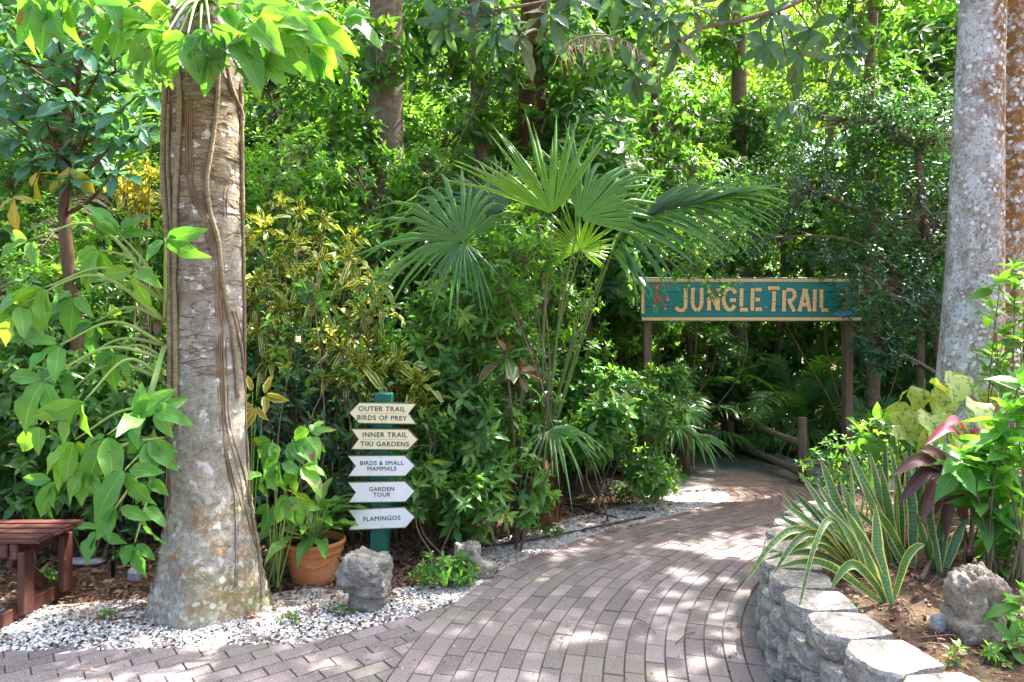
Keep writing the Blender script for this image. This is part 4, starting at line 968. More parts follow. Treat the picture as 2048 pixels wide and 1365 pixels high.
# red-brown slatted fence far right
sfy = 11.0; a = at(1690, 570, sfy); b = at(1990, 570, sfy-1.0)
sf = empty('slatted_fence', (a.x, a.y, 0), 'tall red brown slatted fence behind the trees at the right', 'fence')
d = np.array([b.x-a.x, b.y-a.y, 0]); nL = 26; mb = MB()
for k in range(nL): cbox(mb, d*(k+.5)/nL+[0, 0, 1.3], (np.linalg.norm(d)/nL-.012, .02, 2.3), math.atan2(d[1], d[0]), .003, rng.random())
mb.build('slat_panel', M['slat'], sf, smooth=False)
for k in range(3): 
    mb = MB(); cbox(mb, d*k/2+[0, -.06, 1.25], (.09, .09, 2.6), math.atan2(d[1], d[0]), .006); mb.build('post', M['slat'], sf, smooth=False)
for z in (.5, 2.0):
    mb = MB(); cbox(mb, d/2+[0, -.035, z], (np.linalg.norm(d), .04, .09), math.atan2(d[1], d[0]), .004); mb.build('rail', M['slat'], sf, smooth=False)
mb = MB(); p = at(1840, 800, 8.6); tube(mb, [(0, 0, 0), (0, 0, 1.75)], .055, 10); tag(mb.build('garden_post', M['fence'], loc=(p.x, p.y, 0)), 'dark round timber post between the right trunk and the trail sign', 'post')
# sprinklers, hose, sticks
def sprinkler(c, label, capm=None, h=.14):
    r = empty('sprinkler', c, label, 'sprinkler'); mb = MB(); lathe(mb, [(.0, h), (.016, h), (.018, h-.02), (.014, h-.025), (.013, 0), (.0, 0)], 12); mb.build('riser', M['black'], r)
    mb = MB(); lathe(mb, [(0, h+.012), (.006, h+.012), (.007, h), (.007, h-.002)], 10); mb.build('nozzle', M[capm or 'black'], r)
p = bedp(1938, 1155); sprinkler((p.x, p.y, p.z), 'black sprinkler head with a red nozzle behind the craggy rock', 'red', .13)
p = gp(226, 1148); sprinkler((p.x, p.y, -.02), 'black sprinkler head in the mulch between bench and big trunk', 'p_green', .13)
p = gp(1042, 1083); sprinkler((p.x, p.y, -.02), 'black sprinkler head beside the drip hose', 'p_green', .12)
mb = MB(); tube(mb, catmull([gp(955, 1092, .01), gp(1010, 1088, .012), gp(1060, 1080, .01), gp(1130, 1066, .015), gp(1200, 1052, .01), gp(1290, 1034, .01)], 6), .009, 8)
tag(mb.build('drip_hose', M['black']), 'black drip hose lying along the gravel edge', 'hose')
mb = MB(); tube(mb, catmull([gp(1120, 1008, .02), gp(1150, 1012, .03), gp(1190, 1025, .02), gp(1235, 1035, .02)], 6), .009, 8)
tag(mb.build('drip_hose', M['black']), 'black drip hose on the mulch beside the palm trunk', 'hose')
mb = MB(); a, b = gp(1030, 1042, .02), gp(1128, 1050, .02); tube(mb, [a, (a+b)/2+Vector((0, 0, .01)), b], [.014, .018, .006], 6); tag(mb.build('fallen_branch', M['lf_dead']), 'pale dry fallen palm stalk in front of the palm trunk', 'branch')
mb = MB(); tube(mb, [bedp(1842, 1170)+Vector((0, 0, .03)), bedp(1862, 1140)+Vector((0, 0, .05)), bedp(1885, 1128)+Vector((0, 0, .06)), bedp(1912, 1105)+Vector((0, 0, .08))], [.012, .010, .008, .005], 7)
tube(mb, [bedp(1885, 1128)+Vector((0, 0, .06)), bedp(1900, 1118)+Vector((0, 0, .03)), bedp(1915, 1120)+Vector((0, 0, .04))], [.007, .005, .003], 5)
tag(mb.build('fallen_branch', M['stem']), 'grey knobbly fallen branch on the mulch beside the snake plants', 'branch')
for x, y, l, m, a_ in ((1283, 1022, .10, 'litter', .3), (1170, 1030, .07, 'litter', 2.0), (1205, 1036, .07, 'litter', 1.2), (445*1, 1200+60, .05, 'litter', .5), (1840, 1165, .09, 'litter', 1.0)):
    f_ = x > 1700; p = bedp(x, y) if f_ else gp(x, y); mb = MB(); r2 = rg(int(x)); put(mb, [BIG[1]], [(0, 0, .01)], [(math.cos(a_), math.sin(a_), .5)], [(0, .2, 1)], l, l*.5, .9, r2)
    tag(mb.build('fallen_leaf', M[m], loc=(p.x, p.y, p.z if f_ else 0)), {1283: 'curled orange brown leaf on the gravel right of the palm', 1170: 'small dry leaf beside the drip hose, left one', 1205: 'small dry leaf beside the drip hose, right one', 445: 'brown leaf on the white shells at the foot of the big trunk', 1840: 'brown leaf on the mulch among the snake plants'}[x], 'leaf')

# ============================================================ BIG TREES
# left trunk as a surface of revolution with ribs; position comes back from trunk_s(angle, z)
TY = 4.16; TX0 = at(412, 1000, TY).x
_tz = [0, .04, .10, .2, .32, .5, .75, 1.0, 1.4, 2.2, 3.0, 4.0, 5.5, 8.0]; _tr = [.348, .340, .326, .302, .280, .254, .236, .225, .214, .210, .210, .208, .20, .17]
def tr_r(z): return np.interp(z, _tz, _tr)
def tr_cx(z): return np.interp(z, [0, 1, 2, 3.2, 5, 8], [.03, .012, .014, .0, -.02, -.08])
def trunk_s(a, z, lift=0.0):                # a = angle, -pi/2 faces the camera
    rib = 1+(.10*np.exp(-z*3.0))*np.cos(a*5+.6)*.6+.02*np.sin(a*3+z*1.7)+.012*np.sin(a*7-z*3)
    r = tr_r(z)*rib+lift; return np.stack([tr_cx(z)+r*np.cos(a), r*np.sin(a), z+0*a], -1)
T1 = empty('tree', (TX0, TY, 0), 'thick grey ringed trunk wrapped in climbing stems and thin roots, flared foot in white shells', 'tree')
zs = np.concatenate([np.linspace(-.04, .6, 34), np.linspace(.62, 8, 150)]); na = 96; aa = np.linspace(0, 2*np.pi, na, endpoint=False)
Z, A_ = np.meshgrid(zs, aa, indexing='ij'); V = trunk_s(A_, Z); rr = .0035*np.sin(Z*95+2.5*np.sin(A_*2)+3*np.sin(Z*7))
V[..., 0] += rr*np.cos(A_); V[..., 1] += rr*np.sin(A_)
V = V.reshape(-1, 3); mb = MB(); i = np.arange(len(zs)-1)[:, None]; j = np.arange(na)[None]
for k_ in range(len(V)):
    if V[k_, 2] < 4.4: V[k_, :2] += .006*mnoise.noise(Vector(V[k_]*7))*np.array([math.cos(A_.ravel()[k_]), math.sin(A_.ravel()[k_])])+.004*mnoise.noise(Vector(V[k_]*22))*np.array([math.cos(A_.ravel()[k_]), math.sin(A_.ravel()[k_])])
mb.add(V, np.stack([i*na+j, i*na+(j+1) % na, (i+1)*na+(j+1) % na, (i+1)*na+j], -1).reshape(-1, 4))
rng = rg(41); blobs1 = [((-1.5, .3, 8.2), (1.6, 1.6, 1.0)), ((.2, 1.4, 9.0), (1.7, 1.7, 1.1)), ((-.3, -1.0, 8.0), (1.1, 1.1, .8)), ((-2.4, 2.0, 8.0), (1.4, 1.5, 1.0))]
for b in blobs1:
    Q = catmull([(-.09, 0, 7.0), ((b[0][0])*.5, b[0][1]*.5, 7.8), b[0]], 5); tube(mb, Q, np.linspace(.11, .03, len(Q)), 7)
mb.build('trunk', M['bark_left'], T1)
T, A, w_ = blob_tips(rng, blobs1, 160, .3, .4); mb = MB(); rosette(mb, OB, T, A, 8, .24, .42, rng, (40, 95), .3, droop=.2); mb.build('crown', M['lf_canopy'], T1)
def on_trunk(x, y, lift=.0, Yr=3.93):       # photo pixel -> point on the visible side of the trunk
    z = CZ-(y-HY)/F*Yr; X = (x-1024)/F*Yr-TX0-tr_cx(z); s = X/(tr_r(z)+lift); ex = max(0, -s-1)*(tr_r(z)+lift); s = np.clip(s, -1, 1); a = -math.pi/2+math.asin(s); lift = lift+min(ex, .06)
    return trunk_s(np.array(a), np.array(z), lift)
def climb(P, r, lift=.012, n=8, wob=.004, seed=0, knots=True):
    """a climbing stem pressed to the trunk through photo points"""
    rng = rg(seed); P = catmull(np.array([on_trunk(x, y, lift) for x, y in P]), 10)
    P = P+np.cumsum(rng.normal(0, wob*.35, P.shape), 0)*.3; R = np.full(len(P), r)
    if knots: R = R*(1+.14*(np.sin(np.arange(len(P))*1.9) > .75))
    return P, R
V1 = empty('climbing_vine', (TX0, TY, 0), 'pale knotted climbing stems with brown clinging roots on the thick left trunk', 'vine')
CL = [([(318, 150), (312, 260), (308, 330), (322, 430), (330, 540), (334, 640), (336, 740), (338, 830)], .017, .03),
      ([(325, 200), (322, 300), (330, 400), (336, 500), (340, 620), (343, 760), (344, 860)], .011, .012),
      ([(350, 120), (357, 200), (352, 300), (345, 400), (345, 480), (341, 560), (346, 660), (349, 800)], .014, .018),
      ([(428, 110), (426, 200), (418, 290), (410, 360), (415, 420), (428, 480), (435, 560), (445, 640), (452, 720), (455, 800)], .0125, .014),
      ([(438, 100), (446, 160), (460, 200), (472, 240), (472, 330), (476, 420)], .012, .014),
      ([(474, 140), (474, 220), (477, 330), (478, 500), (479, 700)], .009, .008)]
for k, (P, r, lf) in enumerate(CL):
    mb = MB(); Q, R = climb(P, r, lf, seed=50+k); tube(mb, Q, R, 9, rng.random()); mb.build('stem', M['vine'], V1)
RT = [([(384, 150), (372, 230), (372, 330), (380, 390), (405, 440), (420, 500), (425, 560), (436, 640), (440, 760), (446, 860), (462, 960), (475, 1060), (492, 1150), (500, 1215)], .008),
      ([(376, 190), (379, 330), (388, 400), (412, 450), (425, 500), (430, 580), (432, 700), (436, 800), (440, 900), (455, 1000), (462, 1090), (470, 1180)], .007),
      ([(405, 380), (410, 470), (424, 540), (428, 640), (431, 760), (437, 860), (450, 950), (466, 1040)], .006),
      ([(446, 620), (455, 700), (470, 780), (476, 850), (480, 940)], .010), ([(408, 140), (392, 200), (376, 250)], .005), ([(470, 300), (455, 380), (462, 500), (458, 620), (466, 720), (480, 800)], .005),
      ([(384, 440), (395, 500), (417, 515)], .004), ([(355, 560), (352, 680), (354, 780), (352, 900)], .005), ([(462, 330), (440, 370), (438, 430)], .006),
      ([(338, 830), (330, 900), (326, 1000), (312, 1090), (300, 1190)], .006), ([(344, 860), (338, 950), (332, 1050), (318, 1130)], .005), ([(478, 860), (492, 930), (500, 1020), (520, 1110), (538, 1180)], .005)]
for k, (P, r) in enumerate(RT):
    mb = MB()
    for m_ in range(2 if r > .0055 else 1):
        Q, R = climb([(x+m_*4*(1 if k % 2 else -1), y) for x, y in P], r*(1-.3*m_), r*.4, seed=70+k+m_*30, knots=False, wob=.003); tube(mb, Q, R*np.linspace(.8, .5, len(Q)), 6, rng.random(), cap=False)
    mb.build('aerial_root', M['root'], V1)
mb = MB(); rng = rg(44)
for k in range(300):                        # thin roots gripping round the bark
    y = rng.choice([rng.uniform(130, 470), rng.uniform(470, 760), rng.uniform(130, 420)]); x0 = rng.choice([352, 425, 345, 378, 480, 440, 376]); sgn = rng.choice([-1, 1]); ln = rng.uniform(20, 75)
    P = [(x0+sgn*ln*t, y+rng.normal(0, 3)+rng.uniform(-6, 9)*t) for t in (0, .33, .66, 1)]
    P = [(min(max(x, 322), 486), yy) for x, yy in P]; Q = np.array([on_trunk(x, yy, .003) for x, yy in P]); Q = catmull(Q, 3); tube(mb, Q, np.linspace(.0026, .001, len(Q)), 4, rng.random(), cap=False)
tag(mb.build('clinging_roots', M['root'], V1), kind='stuff')

# right pair of trunks
def smooth_trunk(name, x, y, label, mat, pts, rad, seed, blobs, nt, lm, L, k=8, tp=OB):
    rng = rg(seed); root = empty(name, (x, y, BEDZ-.06), label, 'tree'); P = catmull(pts, 10); n = len(P); R = np.interp(P[:, 2], rad[0], rad[1]); na = 40; aa = np.linspace(0, 2*np.pi, na, endpoint=False)
    V = P[:, None]+R[:, None, None]*(1+.03*np.cos(aa*3+seed)+.02*np.cos(aa*5+P[:, 2:3]*.8))[..., None]*np.stack([np.cos(aa), np.sin(aa), 0*aa], -1)[None]
    mb = MB(); i = np.arange(n-1)[:, None]; j = np.arange(na)[None]; mb.add(V.reshape(-1, 3), np.stack([i*na+j, i*na+(j+1) % na, (i+1)*na+(j+1) % na, (i+1)*na+j], -1).reshape(-1, 4))
    for b in blobs: Q = catmull([P[-6], (P[-1]+np.array(b[0]))/2+[0, 0, .2], b[0]], 5); tube(mb, Q, np.linspace(R[-1]*.6, .03, len(Q)), 7)
    mb.build('trunk', M[mat], root); T, A, w_ = blob_tips(rng, blobs, nt, .3, .4); mb = MB(); rosette(mb, tp, T, A, k, L, .42, rng, (40, 95), .3, droop=.2); mb.build('crown', M[lm], root)
    return root
RY = 4.9; x0 = at(1928, 900, RY).x
smooth_trunk('tree', x0, RY, 'pale grey lichen spotted trunk, nearer of the pair at the right', 'bark_r1', [(-.02, 0, -.05), (0, 0, .6), (.06, 0, 1.5), (.10, 0, 3.0), (.14, 0, 4.5), (.1, .1, 6.5)], ([0, .5, 1.2, 1.9, 3.7, 6], [.25, .215, .20, .178, .142, .13]), 3,
    [((-.6, 1.6, 7.4), (1.7, 1.7, .9)), ((.9, .9, 8.0), (1.6, 1.6, 1.0)), ((-.9, 3.4, 7.8), (1.6, 1.6, 1.0)), ((-2.3, 2.4, 7.6), (1.5, 1.5, .9))], 270, 'lf_canopy', .24)
x1 = at(2004, 900, 5.5).x
smooth_trunk('tree', x1, 5.5, 'rust stained lichen spotted trunk behind the pale one at the right edge', 'bark_r2', [(-.10, 0, -.05), (-.06, 0, .6), (0, 0, 1.8), (.06, 0, 3.4), (.08, 0, 4.8), (.2, .2, 7)], ([0, .5, 1.2, 2.0, 3.7, 7], [.22, .18, .15, .135, .14, .13]), 8,
    [((.4, .5, 7.6), (1.6, 1.6, 1.0)), ((.2, 2.6, 8.0), (1.7, 1.7, 1.0)), ((1.8, 1.6, 8.0), (1.6, 1.6, 1.0))], 270, 'lf_canopy', .24)
# ============================================================ PLANTS
def gx(x, Y, z=-.02): return ((x-1024)/F*Y, Y, z)
def zt(y, Y): return CZ-(y-HY)/F*Y
def strap(mb, P, W, N, rnd=.5, fold=.2, mat=0, n=14, prof=None):
    P = np.asarray(P, float); P = catmull(P, 6) if len(P) > 2 else P; s = np.linspace(0, 1, len(P)); T = nrm(np.gradient(P, axis=0)); N = np.array(N, float); X = nrm(np.cross(T, N)); Z = np.cross(X, T)
    pr = prof or ([0, .12, .35, .6, .85, .96, 1], [.45, .62, .92, 1, .62, .25, .03]); w_ = W*np.interp(s, *pr)[:, None]/2
    V = np.stack([P-X*w_+Z*w_*fold, P-X*w_*.5+Z*w_*fold*.3, P, P+X*w_*.5+Z*w_*fold*.3, P+X*w_+Z*w_*fold], 1).reshape(-1, 3); U = np.stack(np.broadcast_arrays(np.array([0, .25, .5, .75, 1])[None], s[:, None]), -1).reshape(-1, 2)
    q = [(a*5+k, a*5+k+1, a*5+k+6, a*5+k+5) for a in range(len(P)-1) for k in range(4)]; mb.add(V, np.array(q), U, rnd, mat)

# --- compound leaves of the climbers: petiole + drooping leaflets
def cleaf(root, base, hub, L, n, aim, rng, Wd=.45, pet=.008, sp=62, mat='lf_vine', arch=.12, tp=BIG, kind='leaf'):
    base = np.array(base, float); hub = np.array(hub, float); aim = nrm(np.array(aim, float)); mb = MB()
    mid = (base+hub)/2+np.array([0, 0, arch*np.linalg.norm(hub-base)]); P = catmull([base, mid, hub], 8); tube(mb, P, [pet*1.5, pet, pet*.45], 6, mat=1)
    f = np.array([0, -1, .45]); side = nrm(np.cross(aim, f)); D = []; 
    for a in (np.linspace(-sp, sp, n) if n > 1 else [0]): a = math.radians(a+rng.normal(0, 8)); D.append(math.cos(a)*aim+math.sin(a)*side+rng.normal(0, .22, 3))
    D = np.array(D); D[:, 2] -= .12; n_ = len(D); ll = L*np.interp(np.abs(np.linspace(-1, 1, n_)), [0, 1], [1.08, .78])*rng.uniform(.85, 1.15, n_) if n > 1 else np.array([L])
    put(mb, tp, np.tile(hub, (n_, 1))+D*.015, D, np.tile(f, (n_, 1))+rng.normal(0, .5, (n_, 3)), ll, ll*Wd, np.clip(rng.random()*.7+rng.uniform(0, .3, n_), 0, 1), rng)
    mb.build(kind, [M[mat], M['petiole']], root)
rng = rg(101); _ot = globals()['on_trunk']; _to = np.array([TX0, TY, 0])
def on_trunk(x, y, lift=0., Yr=3.93): return _ot(x, y, lift, Yr)+_to
PL = empty('climbing_aroid', tuple(Vector(on_trunk(322, 720))), 'big light green climber with long arching stalks on the left side of the thick trunk', 'plant')
o = np.array(PL.location); B = [on_trunk(318, y, .02)-o for y in (600, 640, 690, 720, 760, 820, 880)]
for hx, hy, Y, L, n, ax, ay, bi, ar in ((90, 575, 3.75, .30, 4, -.7, -.9, 0, .25), (200, 500, 3.9, .22, 5, -.6, -.8, 0, .2), (240, 470, 3.85, .22, 4, .2, .8, 0, .1), (330, 478, 3.72, .20, 4, .9, -.3, 1, .05), (120, 690, 3.7, .24, 4, -.8, -.7, 2, .25), (40, 610, 3.7, .24, 3, -.9, -.8, 1, .3),
    (190, 645, 4.0, .20, 4, -.5, -1, 1, .2), (90, 760, 3.6, .26, 3, -.5, -1, 3, .2), (270, 540, 3.8, .22, 3, -.2, -1, 0, .1), (150, 590, 3.9, .22, 4, -.4, -1, 0, .2), (230, 700, 3.9, .2, 3, -.3, -1, 3, .2), (170, 800, 3.6, .27, 4, -.6, -1, 4, .35), (80, 850, 3.8, .2, 3, -.8, -1, 4, .3),
    (275, 835, 3.6, .22, 4, .6, .2, 5, .05), (215, 870, 3.65, .26, 5, -.3, -1, 5, .1), (180, 930, 3.7, .22, 4, -.5, -1, 6, .1), (250, 940, 3.6, .22, 5, .1, -1, 6, .05), (295, 880, 3.7, .2, 4, .5, -.6, 6, .0), (235, 1010, 3.6, .20, 4, -.2, -1, 6, .0), (140, 740, 3.85, .2, 3, -.9, -.3, 2, .2), (60, 480, 4.0, .2, 3, -.8, -.4, 0, .3), (270, 1085, 3.75, .16, 4, .0, -1, 6, .0), (300, 960, 3.75, .15, 4, .4, -1, 6, 0.), (150, 880, 3.7, .24, 4, -.4, -1, 5, .15), (200, 1060, 3.7, .18, 4, -.4, -1, 6, .0), (310, 820, 3.6, .2, 3, .7, -.2, 5, .0), (110, 960, 3.8, .2, 4, -.6, -1, 6, .1), (285, 1010, 3.7, .17, 3, .1, -1, 6, .0)):
    hub = np.array(at(hx, hy, Y))-o; cleaf(PL, B[bi], hub, L, n, (ax, -.35, ay), rng, pet=.009, arch=ar)
mb = MB(); rng_ = rg(5); put(mb, [BIG[1], BIG[2]], [on_trunk(306, 612, .03)-o, on_trunk(304, 640, .03)-o], [(-.1, -.4, -1), (-.5, -.3, -1)], [(0, -1, .3)]*2, [.12, .1], [.05, .05], [.1, .9], rng_); mb.build('dry_sheath', M['litter'], PL)
mb = MB(); strap(mb, [on_trunk(320, 690, .03)-o, np.array(at(310, 760, 3.75))-o, np.array(at(285, 840, 3.75))-o, np.array(at(270, 890, 3.75))-o], .035, (0, -1, .1), prof=([0, .3, 1], [1, 1, .4])); mb.build('stalk', M['petiole'], PL)
# leaf crown hanging in front of the top of the trunk
PT = empty('climbing_aroid', tuple(Vector(on_trunk(400, 30))), 'crown of large light green leaves hanging over the top of the thick left trunk', 'plant'); o = np.array(PT.location)
for hx, hy, Y, L, n, ax, ay in ((335, 65, 3.5, .27, 4, -.9, -.5), (300, 45, 3.55, .26, 4, -.9, -.5), (375, 70, 3.45, .24, 4, -.3, -1), (350, 90, 3.6, .22, 4, -.5, -1), (420, 60, 3.45, .27, 4, .3, -1), (460, 60, 3.5, .30, 4, .7, -.7), (505, 45, 3.5, .32, 4, .8, -.8), (560, 40, 3.6, .28, 4, .9, -.6), (610, 45, 3.7, .27, 4, .8, -.8),
    (400, 95, 3.5, .18, 4, .0, -1), (440, 15, 3.5, .26, 4, .2, .2), (350, 20, 3.6, .26, 3, -.5, .2), (640, 90, 3.9, .22, 4, .7, -.9), (520, 110, 3.6, .22, 4, .5, -1), (250, 20, 3.7, .28, 4, -.8, -.5), (480, 10, 3.7, .26, 3, .6, .1), (590, 5, 3.8, .25, 4, .7, -.4), (680, 30, 4.0, .22, 4, .8, -.9), (300, 115, 3.7, .2, 3, -.5, -1)):
    cleaf(PT, (0, .0, .1), np.array(at(hx, hy, Y))-o, L, n, (ax, -.35, ay), rng, Wd=.5, pet=.008, arch=.1)
PC = empty('hanging_climber', tuple(at(90, -60, 3.3)), 'scorched yellow green leaves hanging into the top left corner', 'plant'); o = np.array(PC.location)
for hx, hy, Y, L, n, ax, ay in ((95, -5, 3.3, .26, 4, -.4, -1), (140, -10, 3.35, .26, 3, .3, -1), (60, -15, 3.3, .24, 3, -.8, -.9), (170, -20, 3.4, .22, 3, .8, -.7), (215, -15, 3.5, .2, 3, .3, -1)):
    cleaf(PC, (0, .0, .1), np.array(at(hx, hy, Y))-o, L, n, (ax, -.35, ay), rng, Wd=.45, pet=.007, arch=.1)
# right of the trunk foot
PR = empty('climbing_aroid', gx(548, 4.45), 'light green broad leaved climber rising right of the foot of the thick trunk', 'plant'); o = np.array(PR.location)
for hx, hy, Y, L, n, ax, ay in ((545, 880, 4.3, .17, 4, -.5, -1), (585, 880, 4.3, .19, 5, .7, -.4), (560, 925, 4.2, .17, 5, -.3, -1), (600, 930, 4.25, .2, 4, .4, -1), (530, 950, 4.2, .14, 4, -.5, -1), (575, 990, 4.2, .17, 4, -.1, -1), (620, 870, 4.4, .15, 4, .8, .1), (545, 1010, 4.3, .14, 3, -.3, -1), (600, 1010, 4.4, .14, 4, .3, -1)):
    cleaf(PR, (rng.normal(0, .03), rng.normal(0, .03), .0), np.array(at(hx, hy, Y))-o, L, n, (ax, -.35, ay), rng, Wd=.5, pet=.0045, arch=.0)
PY_ = empty('yellow_climber', gx(500, 4.5), 'small plant with yellow green leaves beside the middle of the thick trunk', 'plant'); o = np.array(PY_.location)
for hx, hy, Y, L, n, ax, ay in ((512, 812, 4.3, .15, 3, -.1, -1), (530, 790, 4.35, .16, 3, 1, .2), (505, 785, 4.35, .12, 2, -.8, .1)):
    cleaf(PY_, (0, 0, 0), np.array(at(hx, hy, Y))-o, L, n, (ax, -.35, ay), rng, Wd=.38, pet=.004, mat='lf_crotony', tp=LN)
# potted plant
pp = empty('pot_plant', (pot.location.x, PY, .22), 'leafy green plant with arching pale centred leaves growing in the terracotta pot', 'plant')
rng = rg(103)
for k in range(44):
    a = k*2.4; ti = math.radians(rng.uniform(12, 75)); h = rng.uniform(.06, .28); d = np.array([math.cos(a)*math.sin(ti), math.sin(a)*math.sin(ti), math.cos(ti)]); hub = d*h+np.array([0, 0, .03])
    mb = MB(); tube(mb, [np.array([d[0]*.02, d[1]*.02, 0]), hub*.5+[0, 0, .02], hub], [.005, .003], 5, mat=1); dd = nrm(d+np.array([d[0]*.6, d[1]*.6, -.35])); L_ = rng.uniform(.18, .28)
    put(mb, BIG, [hub], [dd], [(0, 0, 1)+d*.3], L_, L_*.34, rng.random(), rng); mb.build('leaf', [M['lf_gloss'], M['petiole']], pp)

# --- the large fan palm in the middle
FB = empty('fan_palm', (.245, 6.02, -.03), 'large fan palm with long bare stalks in the middle of the bed', 'palm'); o = np.array(FB.location)
mb = MB(); tube(mb, [(0, 0, 0), (0, 0, .12), (0, 0, .3), (0, 0, .45), (0, 0, .6)], [.17, .165, .15, .11, .06], 14); rng = rg(110)
for k in range(44):
    a = k*2.4; z = .04+.5*(k/44); r_ = np.interp(z, [0, .3, .6], [.16, .145, .07]); d = np.array([math.cos(a), math.sin(a), 0]); strap(mb, [d*r_+[0, 0, z-.06], d*(r_+.03)+[0, 0, z+.05], d*(r_+.06)+[0, 0, z+.15+rng.uniform(0, .06)]], .06, -d+np.array([0, 0, .5]), rng.random(), .5, prof=([0, .7, 1], [1.2, .7, .3]))
mb.build('trunk', M['fiber'], FB)
FR = [  # hub px, Y, aim px, aim depth, normal, span, droop, mat, segs, cup, cosp
 ((925, 482), 5.2, (772, 262), 5.4, (.25, -1, .55), 185, .5, 'lf_fan', 34, .15), ((928, 486), 5.15, (905, 592), 4.9, (.1, -1, .9), 120, .35, 'lf_fan', 15, .1),
 ((1002, 425), 5.7, (905, 310), 5.85, (.1, -1, .3), 140, .1, 'lf_fanb', 26, .1), ((1105, 430), 5.15, (1045, 205), 5.4, (.1, -1, -.1), 100, .02, 'lf_fan_backlit', 19, .1),
 ((1158, 440), 5.35, (1335, 245), 5.65, (.1, -1, .2), 120, .30, 'lf_fan', 25, .15), ((1160, 500), 5.45, (1170, 395), 5.5, (0, -1, -.15), 250, .0, 'lf_fan_backlit', 34, .0, .8),
 ((1100, 862), 5.45, (1190, 880), 5.0, (.1, -.6, 1), 230, .6, 'lf_fan', 32, .1), ((1010, 480), 5.9, (1030, 400), 6.1, (0, -1, .6), 180, .3, 'lf_fan', 22, .1)]
# the long arching frond at the right: a bent rib with hanging segments
mb = MB(); Pr = catmull([np.array(at(x, y, Y))-o for x, y, Y in ((1225, 505, 5.55), (1262, 462, 5.5), (1320, 428, 5.5), (1400, 408, 5.55), (1480, 392, 5.65))], 8)
tube(mb, catmull([np.array([0, 0, .5]), (np.array([0, 0, .5])+Pr[0])/2+[-.03, 0, .12], Pr[0]], 8), [.015, .010, .007], 6, mat=1); tube(mb, Pr, [.007, .003], 5, mat=1)
n_ = 36; si = np.linspace(0, len(Pr)-1.01, n_); Q = np.array([Pr[int(a)]*(1-a%1)+Pr[int(a)+1]*(a%1) for a in si]); Tg = nrm(np.gradient(Q, axis=0)); fr_ = np.linspace(0, 1, n_)
for sg, D in ((1, Tg*(.35+.9*fr_[:, None])+np.array([0, -.35, -.75])*(1-.75*fr_[:, None])), (-1, Tg*1.1+np.array([0, .3, .45])*(1-.7*fr_[:, None]))):
    put(mb, [tpl([0, .15, .4, .6, .8, 1], [.5, 1, .9, .6, .3, .02], .5, d) for d in ((.25, .45) if sg > 0 else (.12, .3))], Q, D+rng.normal(0, .06, D.shape), np.tile([0, -.6, 1.], (n_, 1)), (.62 if sg > 0 else .62)*(.85+.3*np.sin(fr_*3))*rng.uniform(.9, 1.1, n_), .05, rng.uniform(.2, .8, n_), rng)
mb.build('frond', [M['lf_fan'], M['petiole2']], FB, smooth=False)
for (hx, hy), Y, (tx, ty), Y2, N, span, dr, mt, ns, cup, *cp in FR:
    hub = np.array(at(hx, hy, Y))-o; tip = np.array(at(tx, ty, Y2))-o; A = tip-hub; mb = MB(); R_ = np.linalg.norm(A)
    fan(mb, hub, A, N, R_, span, ns, .42, dr*1.3, cup, .42, rng, rng.random(), .10, cosp=cp[0] if cp else .62)
    s = np.array([rng.normal(0, .05), rng.normal(0, .05), .45]); m = s*.45+hub*.55+np.array([-.03*np.sign(hub[0]), 0, .10])
    if (hx, hy) != (928, 486): tube(mb, catmull([s, m, hub], 10), [.016, .011, .007], 7, mat=1)
    mb.build('frond', [M[mt], M['petiole2']], FB, smooth=False)
for k in range(7):                           # cut and bare stalks
    s = np.array([rng.normal(0, .05), rng.normal(0, .04), .4]); e = np.array(at(*[(1070, 560), (1235, 470), (1195, 500), (1125, 540), (1055, 620), (1210, 520), (1085, 700)][k], 5.8))-o
    mb = MB(); tube(mb, catmull([s, (s+e)/2+[0, 0, .04], e], 8), [.014, .010, .006], 6); mb.build('stalk', M['petiole2'], FB)

# --- front shrubs, each its own
BS = lambda s: [((0, 0, .95*s), (.42*s, .38*s, .42*s)), ((.32*s, -.12*s, .55*s), (.34*s, .3*s, .34*s)), ((-.33*s, -.02, .62*s), (.32*s, .3*s, .36*s)), ((-.05*s, .1*s, 1.32*s), (.3*s, .3*s, .26*s)), ((.05*s, -.3*s, .42*s), (.3*s, .25*s, .28*s))]
bush('glossy_shrub', gx(945, 5.35), 'dense glossy green shrub directly right of the signpost', 'shrub', BS(1.0), 250, 7, .135, .40, OV, 'lf_gloss', 201, r0=.013)
bush('glossy_shrub', gx(870, 5.5), 'taller glossy shrub behind the signpost reaching over the arrow boards', 'shrub', [((.25, 0, 1.9), (.5, .35, .25)), ((-.1, 0, 1.5), (.35, .3, .35)), ((.55, 0, 2.0), (.35, .3, .2)), ((.1, 0, .9), (.3, .3, .4))], 210, 7, .125, .38, OV, 'lf_gloss', 202, r0=.014, frac=.7)
bush('glossy_shrub', gx(1010, 5.7), 'glossy shrub filling the space left of the palm stalks', 'shrub', [((0, 0, 1.6), (.4, .3, .35)), ((.1, 0, 1.1), (.4, .3, .4)), ((-.1, 0, 2.3), (.35, .3, .3)), ((.15, -.1, 2.5), (.3, .2, .25))], 180, 7, .12, .38, OV, 'lf_gloss_far', 203, frac=.7)
bush('dark_shrub', gx(1245, 6.7), 'dark glossy shrub on thin bare stems left of the trail entrance', 'shrub', [((0, 0, 1.1), (.33, .3, .3)), ((.3, -.1, .9), (.3, .3, .25)), ((-.2, 0, .8), (.3, .3, .3)), ((.25, -.2, .35), (.25, .2, .25))], 240, 7, .10, .40, OV, 'lf_gloss_far', 204, frac=.6)
